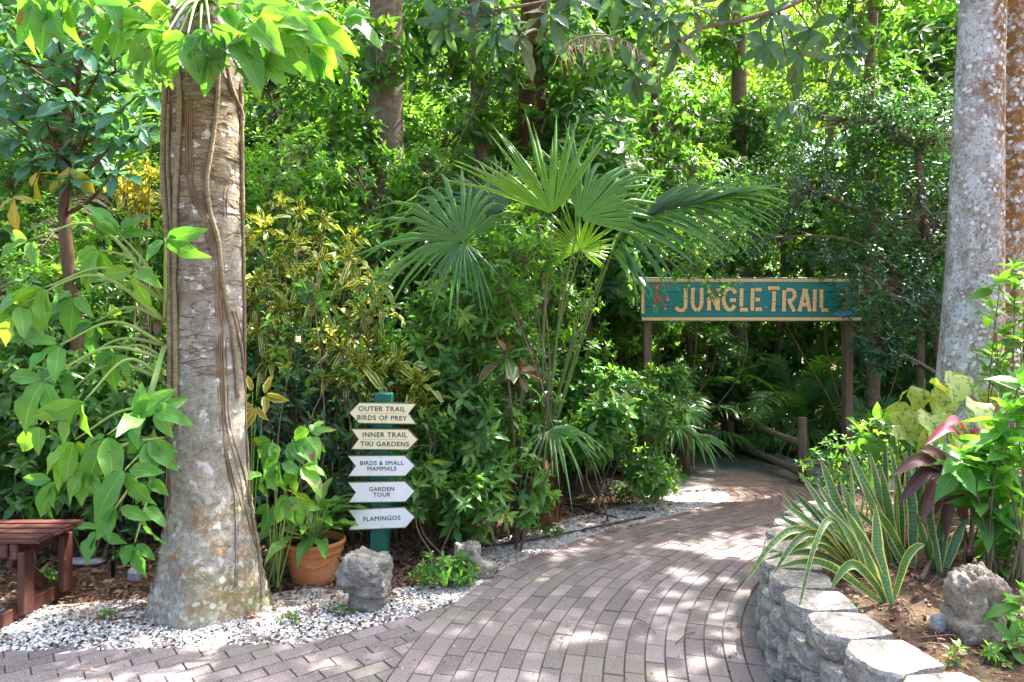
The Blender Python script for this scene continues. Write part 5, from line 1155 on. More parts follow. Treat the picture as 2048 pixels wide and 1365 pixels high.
bush('dark_shrub', gx(1318, 7.0), 'round green shrub in front of the left post of the trail sign', 'shrub', [((0, 0, 1.1), (.28, .25, .3)), ((-.2, -.1, .45), (.28, .25, .35)), ((.02, -.15, .3), (.22, .2, .25)), ((.2, 0, 1.15), (.17, .2, .25))], 220, 7, .09, .40, OV, 'lf_gloss_far', 205, frac=.5)
bush('low_shrub', gx(1180, 6.0), 'light green low shrub at the foot of the palm stalks', 'shrub', [((-.05, -.2, .8), (.25, .2, .2)), ((.15, -.1, 1.0), (.22, .2, .2))], 46, 6, .17, .5, OV, 'lf_gloss', 206)
bush('thin_shrub', gx(640, 5.3), 'open dark leaved shrub behind the flower pot', 'shrub', [((-.2, 0, .9), (.4, .3, .4)), ((.25, 0, .6), (.35, .3, .35)), ((.1, .1, 1.3), (.4, .3, .3))], 130, 7, .11, .34, OV, 'lf_dark', 207, frac=.8, r0=.014)
bush('thin_shrub', gx(860, 4.9), 'leggy shrub with thin bare stems beside the green signpost', 'shrub', [((.0, .1, .85), (.28, .25, .28)), ((.25, 0, .5), (.2, .2, .2)), ((-.12, .0, .55), (.2, .2, .2))], 60, 7, .115, .38, OV, 'lf_gloss', 208, frac=.9)
bush('thin_shrub', gx(535, 5.6), 'dark open shrub right behind the thick trunk', 'shrub', [((0, 0, .9), (.4, .3, .5)), ((.2, 0, 1.5), (.4, .3, .3))], 120, 6, .10, .34, OV, 'lf_dark', 209, frac=.8)

bush('leafy_shrub', gx(215, 4.95), 'low leafy shrub between the picnic bench and the thick trunk', 'shrub', [((0, 0, .75), (.4, .25, .3)), ((-.3, .1, .5), (.35, .25, .25)), ((.25, .1, .95), (.3, .25, .3)), ((0, .2, 1.25), (.4, .3, .3))], 170, 7, .12, .42, OV, 'lf_gloss', 210, frac=.7)
bush('leafy_shrub', gx(40, 5.0), 'dense leafy shrub right behind the seat of the picnic bench', 'shrub', [((0, 0, .8), (.45, .25, .35)), ((-.4, .1, .6), (.4, .25, .3)), ((.35, .1, .6), (.3, .25, .3)), ((0, .2, 1.3), (.4, .3, .35))], 200, 7, .115, .42, OV, 'lf_gloss_far', 211, frac=.5)
bush('leafy_shrub', gx(330, 5.1), 'shrub showing low on both sides of the thick trunk', 'shrub', [((-.3, 0, .45), (.3, .2, .3)), ((.5, 0, .4), (.35, .2, .3)), ((0, 0, .9), (.4, .25, .4))], 130, 7, .11, .42, OV, 'lf_dark', 212, frac=.5)
bush('leafy_twigs', gx(1045, 5.25), 'slender shrub whose leafy twigs poke up between the fans of the large fan palm', 'shrub', [((-.02, 0, 2.45), (.22, .15, .22)), ((.14, 0, 2.25), (.16, .12, .14)), ((-.2, 0, 2.2), (.2, .12, .16)), ((-.1, 0, 1.95), (.25, .15, .12))], 75, 6, .085, .42, OV, 'lf_fresh', 213, frac=.9, r0=.008, base_r=.05, nbase=2)
bush('green_shrub', gx(610, 5.0), 'slim green shrub growing up through the yellow edged crotons', 'shrub', [((-.1, 0, 1.5), (.3, .15, .4)), ((.3, 0, 1.15), (.25, .15, .35)), ((.05, 0, 2.1), (.25, .15, .3)), ((.42, .1, 1.8), (.2, .15, .3))], 55, 6, .09, .42, OV, 'lf_gloss_far', 214, frac=.8, r0=.009, base_r=.05)
# crotons
def croton(loc, seed, label, rs, mat='lf_croton', L=.205, nb=3, k=15, wd=.23):
    rng = rg(seed); root = empty('croton', loc, label, 'croton', 'yellow edged crotons'); T = np.array(rs, float); A = nrm(np.c_[rng.normal(0, .35, len(T)), rng.normal(-.35, .25, len(T)), np.ones(len(T))])
    fm = MB(); rosette(fm, CRT, T, A, k, L, wd, rng, (15, 100), .3, droop=.1, rvar=.6); fm.build('foliage', M[mat], root)
    sm = MB(); 
    for t in T: b = np.array([rng.normal(0, .06), rng.normal(0, .06), -.03]); tube(sm, catmull([b, (b+t)/2+rng.normal(0, .06, 3), t], 5), [.011, .008, .004], 5)
    sm.build('stem', M['stem'], root); return root
CRT = [tpl([0, .15, .35, .55, .75, .9, 1], [.3, .55, .8, 1, 1.05, .8, .2], f, d, w) for f, d, w in ((.25, .35, .35), (.2, .8, .5), (.3, .1, .45))]
def rs_px(base, Y, pts, dy=.15, seed=1):
    r = rg(seed); return [np.array(at(x, y, Y+r.uniform(-dy, dy)))-np.array(base) for x, y in pts]
b = gx(560, 5.45); croton(b, 301, 'yellow edged croton just right of the thick trunk', rs_px(b, 5.45, [(530, 450), (560, 520), (520, 560), (590, 480), (515, 660), (560, 610), (600, 560), (540, 720)]))
b = gx(690, 5.5); croton(b, 302, 'large yellow edged croton above the signpost', rs_px(b, 5.4, [(640, 600), (690, 560), (720, 620), (660, 660), (735, 680), (690, 700), (620, 690), (760, 610), (700, 510), (745, 560), (640, 530)]))
b = gx(770, 5.4); croton(b, 303, 'lowest yellow edged croton touching the top of the signpost', rs_px(b, 5.2, [(745, 735), (760, 740), (720, 720), (800, 790), (840, 760), (700, 760), (655, 760), (790, 720), (850, 800)]))
b = gx(600, 6.2); croton(b, 304, 'taller thin croton with yellow veined leaves behind the others', rs_px(b, 6.1, [(600, 420), (650, 440), (560, 400), (640, 480), (500, 480), (710, 470), (590, 640), (500, 600)]), L=.16)
b = gx(280, 5.4); croton(b, 305, 'golden yellow croton just left of the thick trunk', rs_px(b, 5.3, [(265, 350), (290, 385), (250, 380), (285, 420), (300, 345)]), mat='lf_crotony', L=.16)
b = gx(1030, 5.35); r5 = empty('broad_leaf_croton', b, 'broad leaved croton with dark green and red leaves beside the palm stalks', 'croton'); rng = rg(306); T = np.array(rs_px(b, 5.15, [(1012, 705), (1040, 745)])); A = nrm(np.array([(0, -.5, 1), (.5, -.8, .6)]))
mb = MB(); rosette(mb, OB, T, A, 9, .24, .42, rng, (30, 100), .2, droop=.1, rvar=.9); mb.build('foliage', M['lf_broad'], r5); mb = MB()
for t in T: tube(mb, catmull([(0, 0, 0), t/2+[.03, 0, 0], t], 5), [.012, .008], 6)
mb.build('stem', M['stem'], r5)

# --- small weeds along the gravel
def weed(loc, seed, label, n=26, h=.12, L=.07, r=.16, mat='lf_gloss', w_=.35, group='low weeds along the gravel'):
    return bush('weed', loc, label, 'weed', [((0, 0, h*.6), (r, r*.8, h*.5)), ((r*.7, 0, h*.4), (r*.5, r*.5, h*.4))], n, 6, L, w_, OV, mat, seed, base_r=r*.5, nbase=6, r0=.003, r1=.002, frac=.9, zmin=.02, group=group)
p = gp(880, 1170); weed((p.x, p.y, 0), 401, 'low green weeds between the two limestone rocks', 60, .20, .075, .22)
p = gp(905, 1080); weed((p.x, p.y, 0), 402, 'broad leaved weed under the shrub right of the signpost', 18, .22, .16, .16, w_=.5)
p = gp(1080, 1075); weed((p.x+.05, p.y, 0), 403, 'small weeds beside the drip hose', 20, .10, .05, .14)
p = gp(220, 1240); weed((p.x, p.y, 0), 404, 'tiny weed in the white shells left of the thick trunk', 8, .06, .045, .06)
p = gp(572, 1245); weed((p.x, p.y, 0), 405, 'tiny weed in the white shells between trunk and mushroom shaped rock', 8, .05, .04, .07)
p = gp(680, 1230); weed((p.x, p.y, 0), 406, 'tiny weed at the left foot of the mushroom shaped rock', 9, .06, .04, .06)
p = gp(60, 1195); weed((p.x, p.y+.15, 0), 407, 'small weed under the picnic bench', 14, .12, .06, .1)
p = gp(255, 1120); weed((p.x, p.y, 0), 408, 'low weeds in the mulch left of the thick trunk', 14, .12, .06, .12)
p = gp(1240, 1000); weed((p.x, p.y, 0), 409, 'strappy low weeds behind the gravel strip', 20, .16, .11, .12, w_=.15)
p = bedp(1910, 1320); weed((p.x, p.y, p.z), 410, 'tiny seedling on the mulch below the craggy rock', 5, .05, .05, .04)
p = bedp(1705, 1220); weed((p.x, p.y, p.z), 411, 'tiny seedling at the inner edge of the block wall', 4, .04, .04, .03)
p = bedp(1985, 1330); weed((p.x, p.y, p.z), 412, 'small seedling in the bottom right corner of the bed', 6, .07, .05, .05)
p = gp(1255, 985); weed((p.x+.1, p.y, 0), 413, 'bright low plants at the foot of the dark shrub', 26, .2, .07, .2)

# --- right bed: snake plants
def snake(cx, cy, label, leaves, seed):
    c = bedp(cx, cy); root = empty('snake_plant', (c.x, c.y, c.z-.01), label, 'snake plant', 'snake plants behind the block wall'); rng = rg(seed)
    for i, (bx, tx, ty, dY, W_, bend) in enumerate(leaves):
        b_ = np.array([(bx-cx)/F*c.y, rng.uniform(-.05, .05), 0.]); t_ = np.array(at(tx, ty, c.y+dY)-c); t_[2] += .01; m = (b_+t_)/2; L_ = np.linalg.norm(t_-b_); m += np.array([0, 0, bend*L_])+rng.normal(0, .02, 3)*L_
        mb = MB(); N = np.array([rng.normal(0, .5), -1, .35+rng.normal(0, .2)]); strap(mb, [b_, b_*.6+m*.4+np.array([0, 0, .05*bend]), m, m*.5+t_*.5+np.array([0, 0, bend*.25*L_]), t_], W_*.86, N, rng.random(), .35); mb.build('leaf', M['lf_snake'], root)
snake(1735, 1150, 'wide spreading snake plant leaning left over the block wall', [(1730, 1598, 945, .1, .06, .02), (1735, 1640, 915, .3, .062, .02), (1728, 1560, 1005, .0, .055, .06), (1740, 1572, 1055, -.1, .055, .12), (1725, 1540, 1085, -.1, .05, .15), (1745, 1620, 1030, .1, .055, .1), (1730, 1555, 1030, .2, .05, .05), (1750, 1680, 960, .2, .06, .0),
    (1720, 1600, 1100, -.25, .055, .2), (1715, 1545, 1150, -.3, .045, .35), (1712, 1482, 1178, -.35, .042, .32), (1718, 1592, 1240, -.45, .035, .6), (1722, 1530, 1120, -.1, .05, .12), (1730, 1565, 985, .25, .05, .03), (1735, 1700, 930, .2, .055, .0), (1735, 1640, 1010, .0, .06, .08), (1728, 1575, 975, .15, .05, .04), (1732, 1600, 1060, -.05, .05, .1), (1722, 1570, 1110, -.2, .045, .22), (1738, 1630, 960, .2, .055, .02), (1740, 1660, 1060, -.1, .055, .1), (1726, 1610, 1000, .1, .05, .06)], 501)
snake(1800, 1130, 'tall upright snake plant in the middle of the clump', [(1800, 1692, 890, .4, .062, .02), (1795, 1740, 905, .3, .06, .0), (1810, 1780, 890, .3, .062, .0), (1815, 1812, 905, .2, .062, .0), (1805, 1760, 930, .1, .06, .02), (1825, 1850, 900, .2, .06, .0), (1790, 1722, 960, .1, .055, .03), (1820, 1835, 900, .3, .06, .0), (1800, 1790, 960, .0, .06, .0), (1815, 1870, 940, .1, .055, .04), (1810, 1735, 1000, -.1, .05, .06)], 502)
snake(1770, 1200, 'short snake plant with drooping leaves at the front of the clump', [(1768, 1660, 1180, -.1, .05, .45), (1775, 1690, 1020, .05, .06, .02), (1780, 1850, 1090, .0, .05, .25), (1765, 1720, 1080, .0, .055, .0), (1760, 1555, 1135, .0, .045, .16), (1772, 1750, 1010, .1, .06, .0)], 503)
snake(1870, 1140, 'snake plant behind the fallen branch with short broad leaves', [(1868, 1850, 950, .2, .065, .0), (1875, 1890, 1000, .1, .06, .0), (1880, 1930, 1040, .0, .055, .1), (1865, 1830, 1020, .0, .06, .0), (1872, 1905, 930, .3, .06, .0), (1870, 1855, 1070, -.1, .06, .0), (1878, 1960, 1075, .0, .05, .15)], 504)
snake(1790, 1080, 'snake plant at the back of the clump below the lime coloured leaves', [(1788, 1770, 880, .2, .055, .0), (1795, 1820, 880, .2, .055, .0), (1785, 1745, 940, .1, .05, .0), (1792, 1795, 930, .1, .055, .0), (1780, 1660, 1000, .1, .05, .05)], 505)
# purple cordyline
b = bedp(1935, 1150); c5 = empty('cordyline', b, 'cordyline with drooping purple brown strap leaves beside the bright green shrub', 'cordyline'); o = np.array(b); rng = rg(510)
hubs = [np.array(at(1905, 955, 3.75))-o, np.array(at(1940, 900, 3.8))-o]; mb = MB()
for h_ in hubs: tube(mb, catmull([(0, 0, 0), h_*.5+[.02, 0, 0], h_], 5), [.012, .008], 6)
mb.build('stem', M['stem'], c5)
for hi, tx, ty, m_ in ((0, 1785, 950, 0), (0, 1795, 1010, 0), (0, 1840, 1050, 0), (0, 1890, 1080, 0), (0, 1930, 1060, 0), (0, 1840, 900, 0), (0, 1965, 1010, 0), (1, 1850, 890, 1), (1, 1885, 860, 1), (1, 1980, 950, 0), (1, 1960, 860, 1), (0, 1870, 1030, 0), (1, 2000, 1000, 0), (0, 1990, 1080, 0)):
    s = hubs[hi]; e = np.array(at(tx, ty, 3.6+rng.uniform(-.1, .2)))-o; m = (s+e)/2+np.array([0, 0, .22*np.linalg.norm(e-s)]); mb = MB(); strap(mb, [s, m, e], .085 if not m_ else .06, (rng.normal(0, .3), -1, .8), rng.random(), .35, prof=([0, .15, .5, .8, 1], [.2, .5, 1, .6, .03])); mb.build('leaf', M['lf_pink' if m_ else 'lf_purple'], c5)
# lime variegated climber with heart leaves
b = bedp(1850, 1040); hv = empty('heart_leaf_vine', b, 'lime green variegated vine with heart shaped leaves in front of the pale right trunk', 'vine'); o = np.array(b); rng = rg(511)
for hx, hy, Y, L in ((1945, 800, 3.9, .22), (1900, 870, 3.9, .2), (1850, 820, 4.0, .26), (1800, 790, 4.2, .2), (1910, 745, 4.0, .22), (1975, 830, 3.9, .17), (1850, 760, 4.1, .2), (1830, 770, 4.3, .22), (1880, 760, 4.2, .26), (1930, 755, 4.2, .24), (1870, 800, 4.1, .27), (1820, 810, 4.3, .2), (1960, 775, 4.3, .2), (1790, 820, 4.3, .18), (1905, 835, 4.1, .2), (1860, 855, 4.1, .2), (1930, 815, 4.2, .18), (1850, 900, 4.1, .17), (1780, 860, 4.2, .15), (1890, 780, 4.25, .22), (1815, 850, 4.2, .18), (1870, 890, 4.15, .15)):
    cleaf(hv, (rng.normal(0, .15), rng.normal(0, .1), 0.2), np.array(at(hx, hy, Y))-o, L, 1, (rng.normal(0, .6), -.4, -.45), rng, Wd=.72, pet=.004, mat='lf_varieg', tp=HT, arch=.15)
b = bedp(1730, 1050); hv = empty('lime_leaf_plant', b, 'lime green young leaves left of the variegated vine, above the snake plants', 'plant'); o = np.array(b)
for hx, hy, Y, L, n, ax, ay in ((1720, 862, 4.3, .17, 3, -.7, -.8), (1740, 880, 4.25, .17, 3, .1, -1), (1790, 870, 4.3, .15, 4, .8, -.4), (1760, 840, 4.4, .14, 3, .3, .3), (1740, 940, 4.4, .12, 3, 0, -1), (1800, 910, 4.3, .14, 3, .5, -1)):
    cleaf(hv, (rng.normal(0, .05), 0, 0), np.array(at(hx, hy, Y))-o, L, n, (ax, -.35, ay), rng, Wd=.6, pet=.003, mat='lf_fresh', tp=OV, arch=.0)
# bright ribbed shrub at the right edge
def stalky(name, b, label, pts, Yd, L, mat, seed, Wd=.45, k=11, sp=.6):
    rng = rg(seed); root = empty(name, b, label, 'shrub'); T = np.array([np.array(at(x, y, Yd+rng.uniform(-.15, .2)))-np.array(b) for x, y in pts]); A = nrm(np.c_[rng.normal(0, .35, len(T)), rng.normal(-.35, .3, len(T)), np.ones(len(T))])
    mb = MB(); rosette(mb, OV, T, A, k, L, Wd, rng, (30, 100), sp, droop=.2, rvar=.4); mb.build('foliage', M[mat], root); sm = MB()
    for t in T: s = np.array([rng.normal(0, .06), rng.normal(0, .06), -.02]); tube(sm, catmull([s, (s+t)/2+rng.normal(0, .04, 3), t], 5), [.006, .004, .002], 5)
    sm.build('stem', M['stem'], root); return root
b = tuple(bedp(1990, 1170)); stalky('ribbed_shrub', b, 'bright green shrub with ribbed leaves at the right edge in front of the cordyline', [(2030, 820), (1960, 900), (2020, 880), (2065, 850), (1950, 950), (2000, 940), (2050, 930), (1990, 1000), (2040, 1010), (2020, 1070), (2065, 1080), (2075, 990), (2035, 1040), (1925, 905), (2050, 890), (1985, 870), (2070, 780), (2010, 1110), (1955, 985), (1985, 1050), (1935, 930), (2040, 760), (1975, 930)], 3.55, .19, 'lf_bright', 520)
b = tuple(bedp(2075, 1320)); stalky('ribbed_shrub', b, 'bright ribbed leaves poking in above the bottom right corner', [(2020, 1225), (2050, 1180), (2060, 1250), (2030, 1270), (2085, 1220)], 2.75, .12, 'lf_bright', 521)
b = tuple(bedp(2040, 1060)); stalky('leafy_shrub', b, 'tall yellow green shrub rising in front of the rust stained trunk', [(2000, 560), (1985, 610), (2030, 600), (2010, 660), (1990, 700), (2040, 670), (2050, 730), (2060, 560), (2000, 730), (2030, 530), (2065, 620), (1975, 740), (2020, 760), (2070, 690)], 4.25, .13, 'lf_fresh', 522)
b = tuple(bedp(1790, 1010)); bush('small_leaf_shrub', (b[0], b[1]+.5, b[2]-.1), 'small leaved grey green shrub between the low wall and the lime leaves', 'shrub', [((0, 0, .35), (.35, .25, .3)), ((.25, 0, .55), (.25, .2, .2)), ((-.3, 0, .3), (.25, .2, .2))], 150, 6, .055, .5, OV3, 'lf_gloss_far', 523)

# --- dark small leaved tree hanging over the sign
b = gx(1900, 7.9); tree('small_leaf_tree', b, 'dark small leaved tree spreading from the right over the trail sign', 'tree', [(0, 0, -.05), (-.1, 0, 1.2), (-.3, -.1, 2.4), (-.5, -.2, 3.8)], [.07, .06, .05, .035],
    [((-1.0, -.5, 2.2), (.75, .45, .55)), ((-.5, -.3, 3.0), (.9, .6, .6)), ((-1.9, -.4, 3.3), (.9, .6, .5)), ((-1.3, -.2, 4.1), (1.0, .8, .5)), ((-.2, 0, 4.0), (.9, .8, .6)), ((-1.2, -.75, 1.6), (.45, .25, .35)), ((-.4, -.3, 2.0), (.5, .4, .5)), ((-2.6, -.3, 2.75), (.55, .4, .35)), ((.5, 0, 3.0), (.6, .6, .6)), ((-1.42, -.82, 2.15), (.30, .15, .38)), ((-1.25, -.8, 1.55), (.35, .2, .3)), ((-1.75, -.7, 2.55), (.5, .2, .22))],
    1900, 7, .075, .42, OV3, 'lf_dark', 531, limb=.03, frac=.35, rt=.002, spread=1.4)
bush('hanging_branch', gx(1370, 6.9, 3.15), 'thin leafy twigs hanging across the first letters of the trail sign', 'branch', [((.08, -.1, -.85), (.17, .14, .26)), ((-.15, 0, -.75), (.3, .22, .2)), ((.33, -.1, -.98), (.2, .14, .17)), ((-.1, .1, -.35), (.5, .3, .25)), ((.35, 0, -.5), (.3, .2, .25)), ((.15, -.1, -.7), (.25, .15, .25))], 190, 6, .062, .45, OV3, 'lf_gloss_far', 532, frac=.9, r0=.007, r1=.003, rt=.0015, zmin=-3, base_r=.05, nbase=2)
# leathery leaved tree: trunk at the right, branch reaching left along the top
mg = empty('leathery_leaf_tree', gx(1742, 8.2), 'tree with large dark leathery leaves in whorls on a pale branch along the top', 'tree'); o = np.array(mg.location); rng = rg(533)
tm = MB(); tube(tm, catmull([(0, 0, -.05), (.03, 0, 2), (-.03, 0, 4), (.02, 0, 5.6), (0, -.3, 7.0)], 8), [.085, .075, .07, .06, .05], 10)
br_ = [np.array(at(x, y, Y))-o for x, y, Y in ((1742, -60, 8.0), (1640, -20, 6.8), (1570, 15, 6.2), (1490, 40, 5.8), (1400, 58, 5.5), (1365, 90, 5.4), (1340, 140, 5.4), (1290, 175, 5.5))]; tube(tm, catmull(br_, 5), [.04, .022, .012, .006], 7)
br2 = [np.array(at(x, y, Y))-o for x, y, Y in ((1742, -140, 8.0), (1500, -60, 6.0), (1300, -20, 5.3), (1120, 0, 5.1), (1000, 20, 5.0), (930, 30, 5.0))]; tube(tm, catmull(br2, 5), [.04, .02, .012, .006], 7)
hubs = [(905, 20, 5.0, 0), (888, 55, 5.1, 0), (1000, 40, 5.0, 0), (985, 62, 4.9, 0), (1095, 25, 5.0, 0), (1040, 70, 5.0, 0), (1335, 35, 5.4, 0), (1300, 15, 5.5, 0), (1355, 80, 5.4, 0), (1270, 150, 5.5, 0), (1530, 90, 6.0, 0), (1600, 110, 6.2, 0), (1545, 30, 6.0, 0), (1620, 60, 6.3, 0), (1140, -15, 5.0, 0), (960, 0, 5.0, 0), (1700, 60, 6.6, 0), (1590, 200, 6.4, 0), (1390, 10, 5.5, 0), (1690, 100, 6.6, 0), (1230, -10, 5.2, 0), (1450, 0, 5.7, 0)]
T = np.array([np.array(at(x, y, Y))-o for x, y, Y, _ in hubs]); A = nrm(np.c_[rng.normal(-.2, .4, len(T)), rng.normal(-.5, .2, len(T)), rng.normal(.1, .4, len(T))]); Pm = np.vstack([catmull(br_, 5), catmull(br2, 5)])
for t in T: j = np.argmin(np.linalg.norm(Pm-t, axis=1)); tube(tm, catmull([Pm[j], (Pm[j]+t)/2+rng.normal(0, .03, 3), t], 4), [.009, .006], 5)
tm.build('trunk', M['bark_grey'], mg); fm = MB(); rosette(fm, OB, T, A, 9, .27, .36, rng, (45, 110), .2, droop=.45, rvar=.4, lvar=.18)
T, A, w_ = blob_tips(rng, [((-.6, -1.2, 6.6), (1.6, 1.2, .7)), ((.5, -.2, 7.4), (1.3, 1.2, .8))], 80, .4, .3); rosette(fm, OB, T, A, 8, .25, .36, rng, (45, 100), .2, droop=.3); fm.build('crown', M['lf_magn'], mg)
# blue green whorled tree, upper left
ul = empty('whorled_leaf_tree', gx(150, 5.3), 'tree with whorls of blue green rounded leaves in the upper left', 'tree'); o = np.array(ul.location); rng = rg(534)
hubs = [(185, 60), (230, 95), (165, 85), (60, 140), (130, 130), (110, 60), (40, 205), (90, 235), (150, 195), (195, 215), (250, 215), (60, 320), (110, 300), (165, 295), (235, 180), (280, 255), (10, 150), (140, 350), (20, 270), (200, 310), (230, 340), (70, 20), (10, 40), (200, 140), (290, 180), (20, 100), (90, 180), (250, 40), (300, 90), (60, 270), (180, 250), (120, 20), (240, 270), (-30, 200), (-30, 90)]
T = np.array([np.array(at(x, y, 5.1+rng.uniform(-.35, .3)))-o for x, y in hubs]); A = nrm(np.c_[rng.normal(0, .3, len(T)), rng.normal(-.25, .25, len(T)), np.ones(len(T))]); tm = MB(); P = catmull([(0, 0, -.05), (.03, 0, 1.4), (-.08, 0, 2.6), (.0, 0, 3.6), (.1, 0, 4.6)], 8); tube(tm, P, [.055, .05, .04, .025], 8)
for t in T: lw_ = P[P[:, 2] < t[2]-.15]; s = lw_[-1]; tube(tm, catmull([s, (s+t)/2-[0, 0, .06], t], 5), [.018, .012, .006], 5)
tm.build('trunk', M['bark_brown'], ul); fm = MB(); rosette(fm, OB, T, A, 11, .205, .42, rng, (55, 105), .25, droop=.3, rvar=.5)
T2, A2, w_ = blob_tips(rng, [((0, .3, 4.6), (1.1, .8, .6))], 60, .4, .3); rosette(fm, OB, T2, A2, 9, .185, .42, rng, (55, 105), .25, droop=.3); fm.build('crown', M['lf_umb'], ul)
mb = MB(); T3 = np.array([np.array(at(x, y, 5.0))-o for x, y in ((75, 345), (140, 335), (25, 395))]); rosette(mb, OB, T3, nrm(np.array([(0, -.6, .3)]*3)), 3, .24, .4, rng, (60, 110), .1, droop=.9); mb.build('old_leaves', M['lf_yel'], ul)
# ============================================================ MIDDLE AND FAR FOLIAGE (prototypes, then copies)
def spread(proto, rows, cls=None):
    """rows: (photo x, depth, turn, scale, label); the first row moves the prototype itself"""
    for i, (x, Y, rz, sc, lab) in enumerate(rows):
        loc = gx(x, Y)
        if i == 0: proto.location = loc; proto.rotation_euler = (0, 0, rz); proto.scale = (sc,)*3 if np.isscalar(sc) else sc; proto['label'] = lab
        else: copy_tree(proto, loc, rz, sc, lab)
z0 = (0, 0, 0)
A1 = bush('leafy_shrub', z0, 'x', 'shrub', [((0, 0, 1.3), (.6, .55, .55)), ((.5, 0, .8), (.45, .45, .45)), ((-.5, .1, .9), (.5, .45, .45)), ((.1, .1, 1.9), (.45, .45, .4)), ((0, -.3, .45), (.5, .3, .35))], 420, 7, .105, .42, OV, 'lf_gloss_far', 601, group='leafy shrubs of the undergrowth', frac=.3)
spread(A1, [(60, 5.3, 0, 1.0, 'dense green shrub behind the picnic bench at the left edge'), (240, 5.7, 2.0, 1.05, 'leafy shrub between the bench and the thick trunk'), (-40, 6.2, 4.0, 1.3, 'tall leafy shrub at the far left edge behind the bench shrub'), (150, 6.4, 1.0, 1.15, 'leafy shrub behind the arching stalks left of the trunk'),
    (560, 7.2, 3.0, 1.2, 'leafy shrub far behind the croton nearest the trunk'), (720, 7.0, 5.0, 1.25, 'leafy shrub behind the large yellow edged croton'), (900, 7.0, .5, 1.2, 'leafy shrub behind the shrubs right of the signpost'), (1120, 7.6, 2.5, 1.1, 'leafy shrub behind the stalks of the fan palm'), (400, 6.6, 2.2, 1.2, 'leafy shrub mostly hidden behind the thick trunk'),
    (1420, 11.6, .4, 1.5, 'leafy shrub in the dark behind the left half of the trail sign'), (1530, 12.4, 1.4, 1.6, 'leafy shrub in the dark behind the middle of the trail sign'), (1640, 11.8, 2.6, 1.5, 'leafy shrub in the dark behind the right half of the trail sign'), (1330, 10.6, 3.1, 1.4, 'leafy shrub in the dark behind the left sign post'), (1760, 12.2, 4.4, 1.6, 'leafy shrub behind the slatted fence'), (1180, 10.8, 5.1, 1.5, 'leafy shrub far behind the fan palm stalks'), (1900, 9.0, 5.8, 1.2, 'leafy shrub at the foot of the slatted fence behind the pale trunk'), (-380, 5.9, 1.0, 1.3, 'leafy shrub left of the picnic bench, beyond the edge of the photo'), (-800, 6.2, 2.6, 1.4, 'leafy shrub farthest to the left beyond the picnic bench'), (2500, 6.2, 3.9, 1.3, 'leafy shrub right of the rust stained trunk, beyond the edge of the photo')])
A2 = bush('fine_leaf_shrub', z0, 'x', 'shrub', [((0, 0, 1.9), (.65, .5, .5)), ((.6, 0, 1.5), (.5, .4, .45)), ((-.6, .1, 1.6), (.5, .45, .45)), ((.2, .1, 2.5), (.5, .45, .4)), ((-.3, 0, 2.6), (.4, .4, .35)), ((0, 0, 1.1), (.5, .4, .4))], 620, 7, .07, .42, OV3, 'lf_fresh', 602, frac=.5, r0=.016, group='fine leaved shrubs', tilt=(40, 95))
spread(A2, [(120, 5.6, 0.3, .8, 'bright fine leaved shrub behind the arching stalks left of the thick trunk'), (190, 6.1, 0, 1.0, 'bright fine leaved shrub left of the thick trunk below the whorled tree'), (620, 6.9, 1.5, 1.25, 'light green fine leaved shrub above the yellow edged crotons'), (780, 7.4, 3.2, 1.3, 'fine leaved shrub under the vine clad far trunk'), (500, 7.2, .6, 1.3, 'fine leaved shrub just right of the thick trunk at half its height'), (1060, 7.3, 1.9, 1.2, 'fine leaved shrub above the upright frond of the fan palm'), (1000, 6.6, 4.3, .95, 'fine leaved shrub among the fronds of the fan palm'), (20, 7.0, 2.2, 1.2, 'fine leaved shrub behind the left edge shrubs'), (1240, 8.9, 5.0, 1.25, 'fine leaved shrub behind the drooping right frond of the fan palm')])
A3 = tree('understory_tree', z0, 'x', 'tree', [(0, 0, -.05), (.05, 0, 1.2), (-.05, .05, 2.6), (.05, 0, 4.2)], [.06, .05, .04, .025], [((0, 0, 3.6), (1.0, .9, .6)), ((.8, 0, 2.7), (.7, .7, .5)), ((-.8, .2, 2.9), (.8, .7, .55)), ((.3, .2, 4.6), (.9, .8, .6)), ((-.4, -.2, 1.9), (.7, .6, .5)), ((.3, -.3, 1.2), (.7, .5, .5))], 780, 7, .125, .42, OV3, 'lf_canopy', 603, limb=.03, frac=.2, rt=.003, group='understory trees')
spread(A3, [(880, 8.4, 0, .95, 'broad leaved understory tree between the vine clad trunk and the shaggy trunk'), (1180, 9.2, 2.0, 1.0, 'understory tree under the hanging dead frond'), (560, 9.0, 4.0, 1.05, 'understory tree right of the thick trunk in the background'), (1380, 9.8, 1.1, 1.05, 'understory tree draped with small leaves above the trail sign'), (300, 9.0, 3.0, 1.1, 'understory tree seen left of the thick trunk in the background'), (60, 8.6, 5.2, 1.15, 'understory tree behind the whorled tree at the left'),
    (1560, 11.5, 2.7, 1.1, 'understory tree in the bright gap above the trail sign'), (1850, 9.6, .6, 1.15, 'understory tree left of the pale right trunk'), (2120, 8.6, 3.8, 1.2, 'understory tree behind the rust stained trunk at the right edge'), (1020, 10.5, 5.6, 1.3, 'understory tree far behind the fan palm'), (-420, 8.0, .9, 1.2, 'understory tree beyond the left edge of the photo'), (-1000, 8.2, 2.9, 1.25, 'understory tree farthest beyond the left edge of the photo'), (2700, 8.0, 4.6, 1.2, 'understory tree beyond the right edge of the photo')])
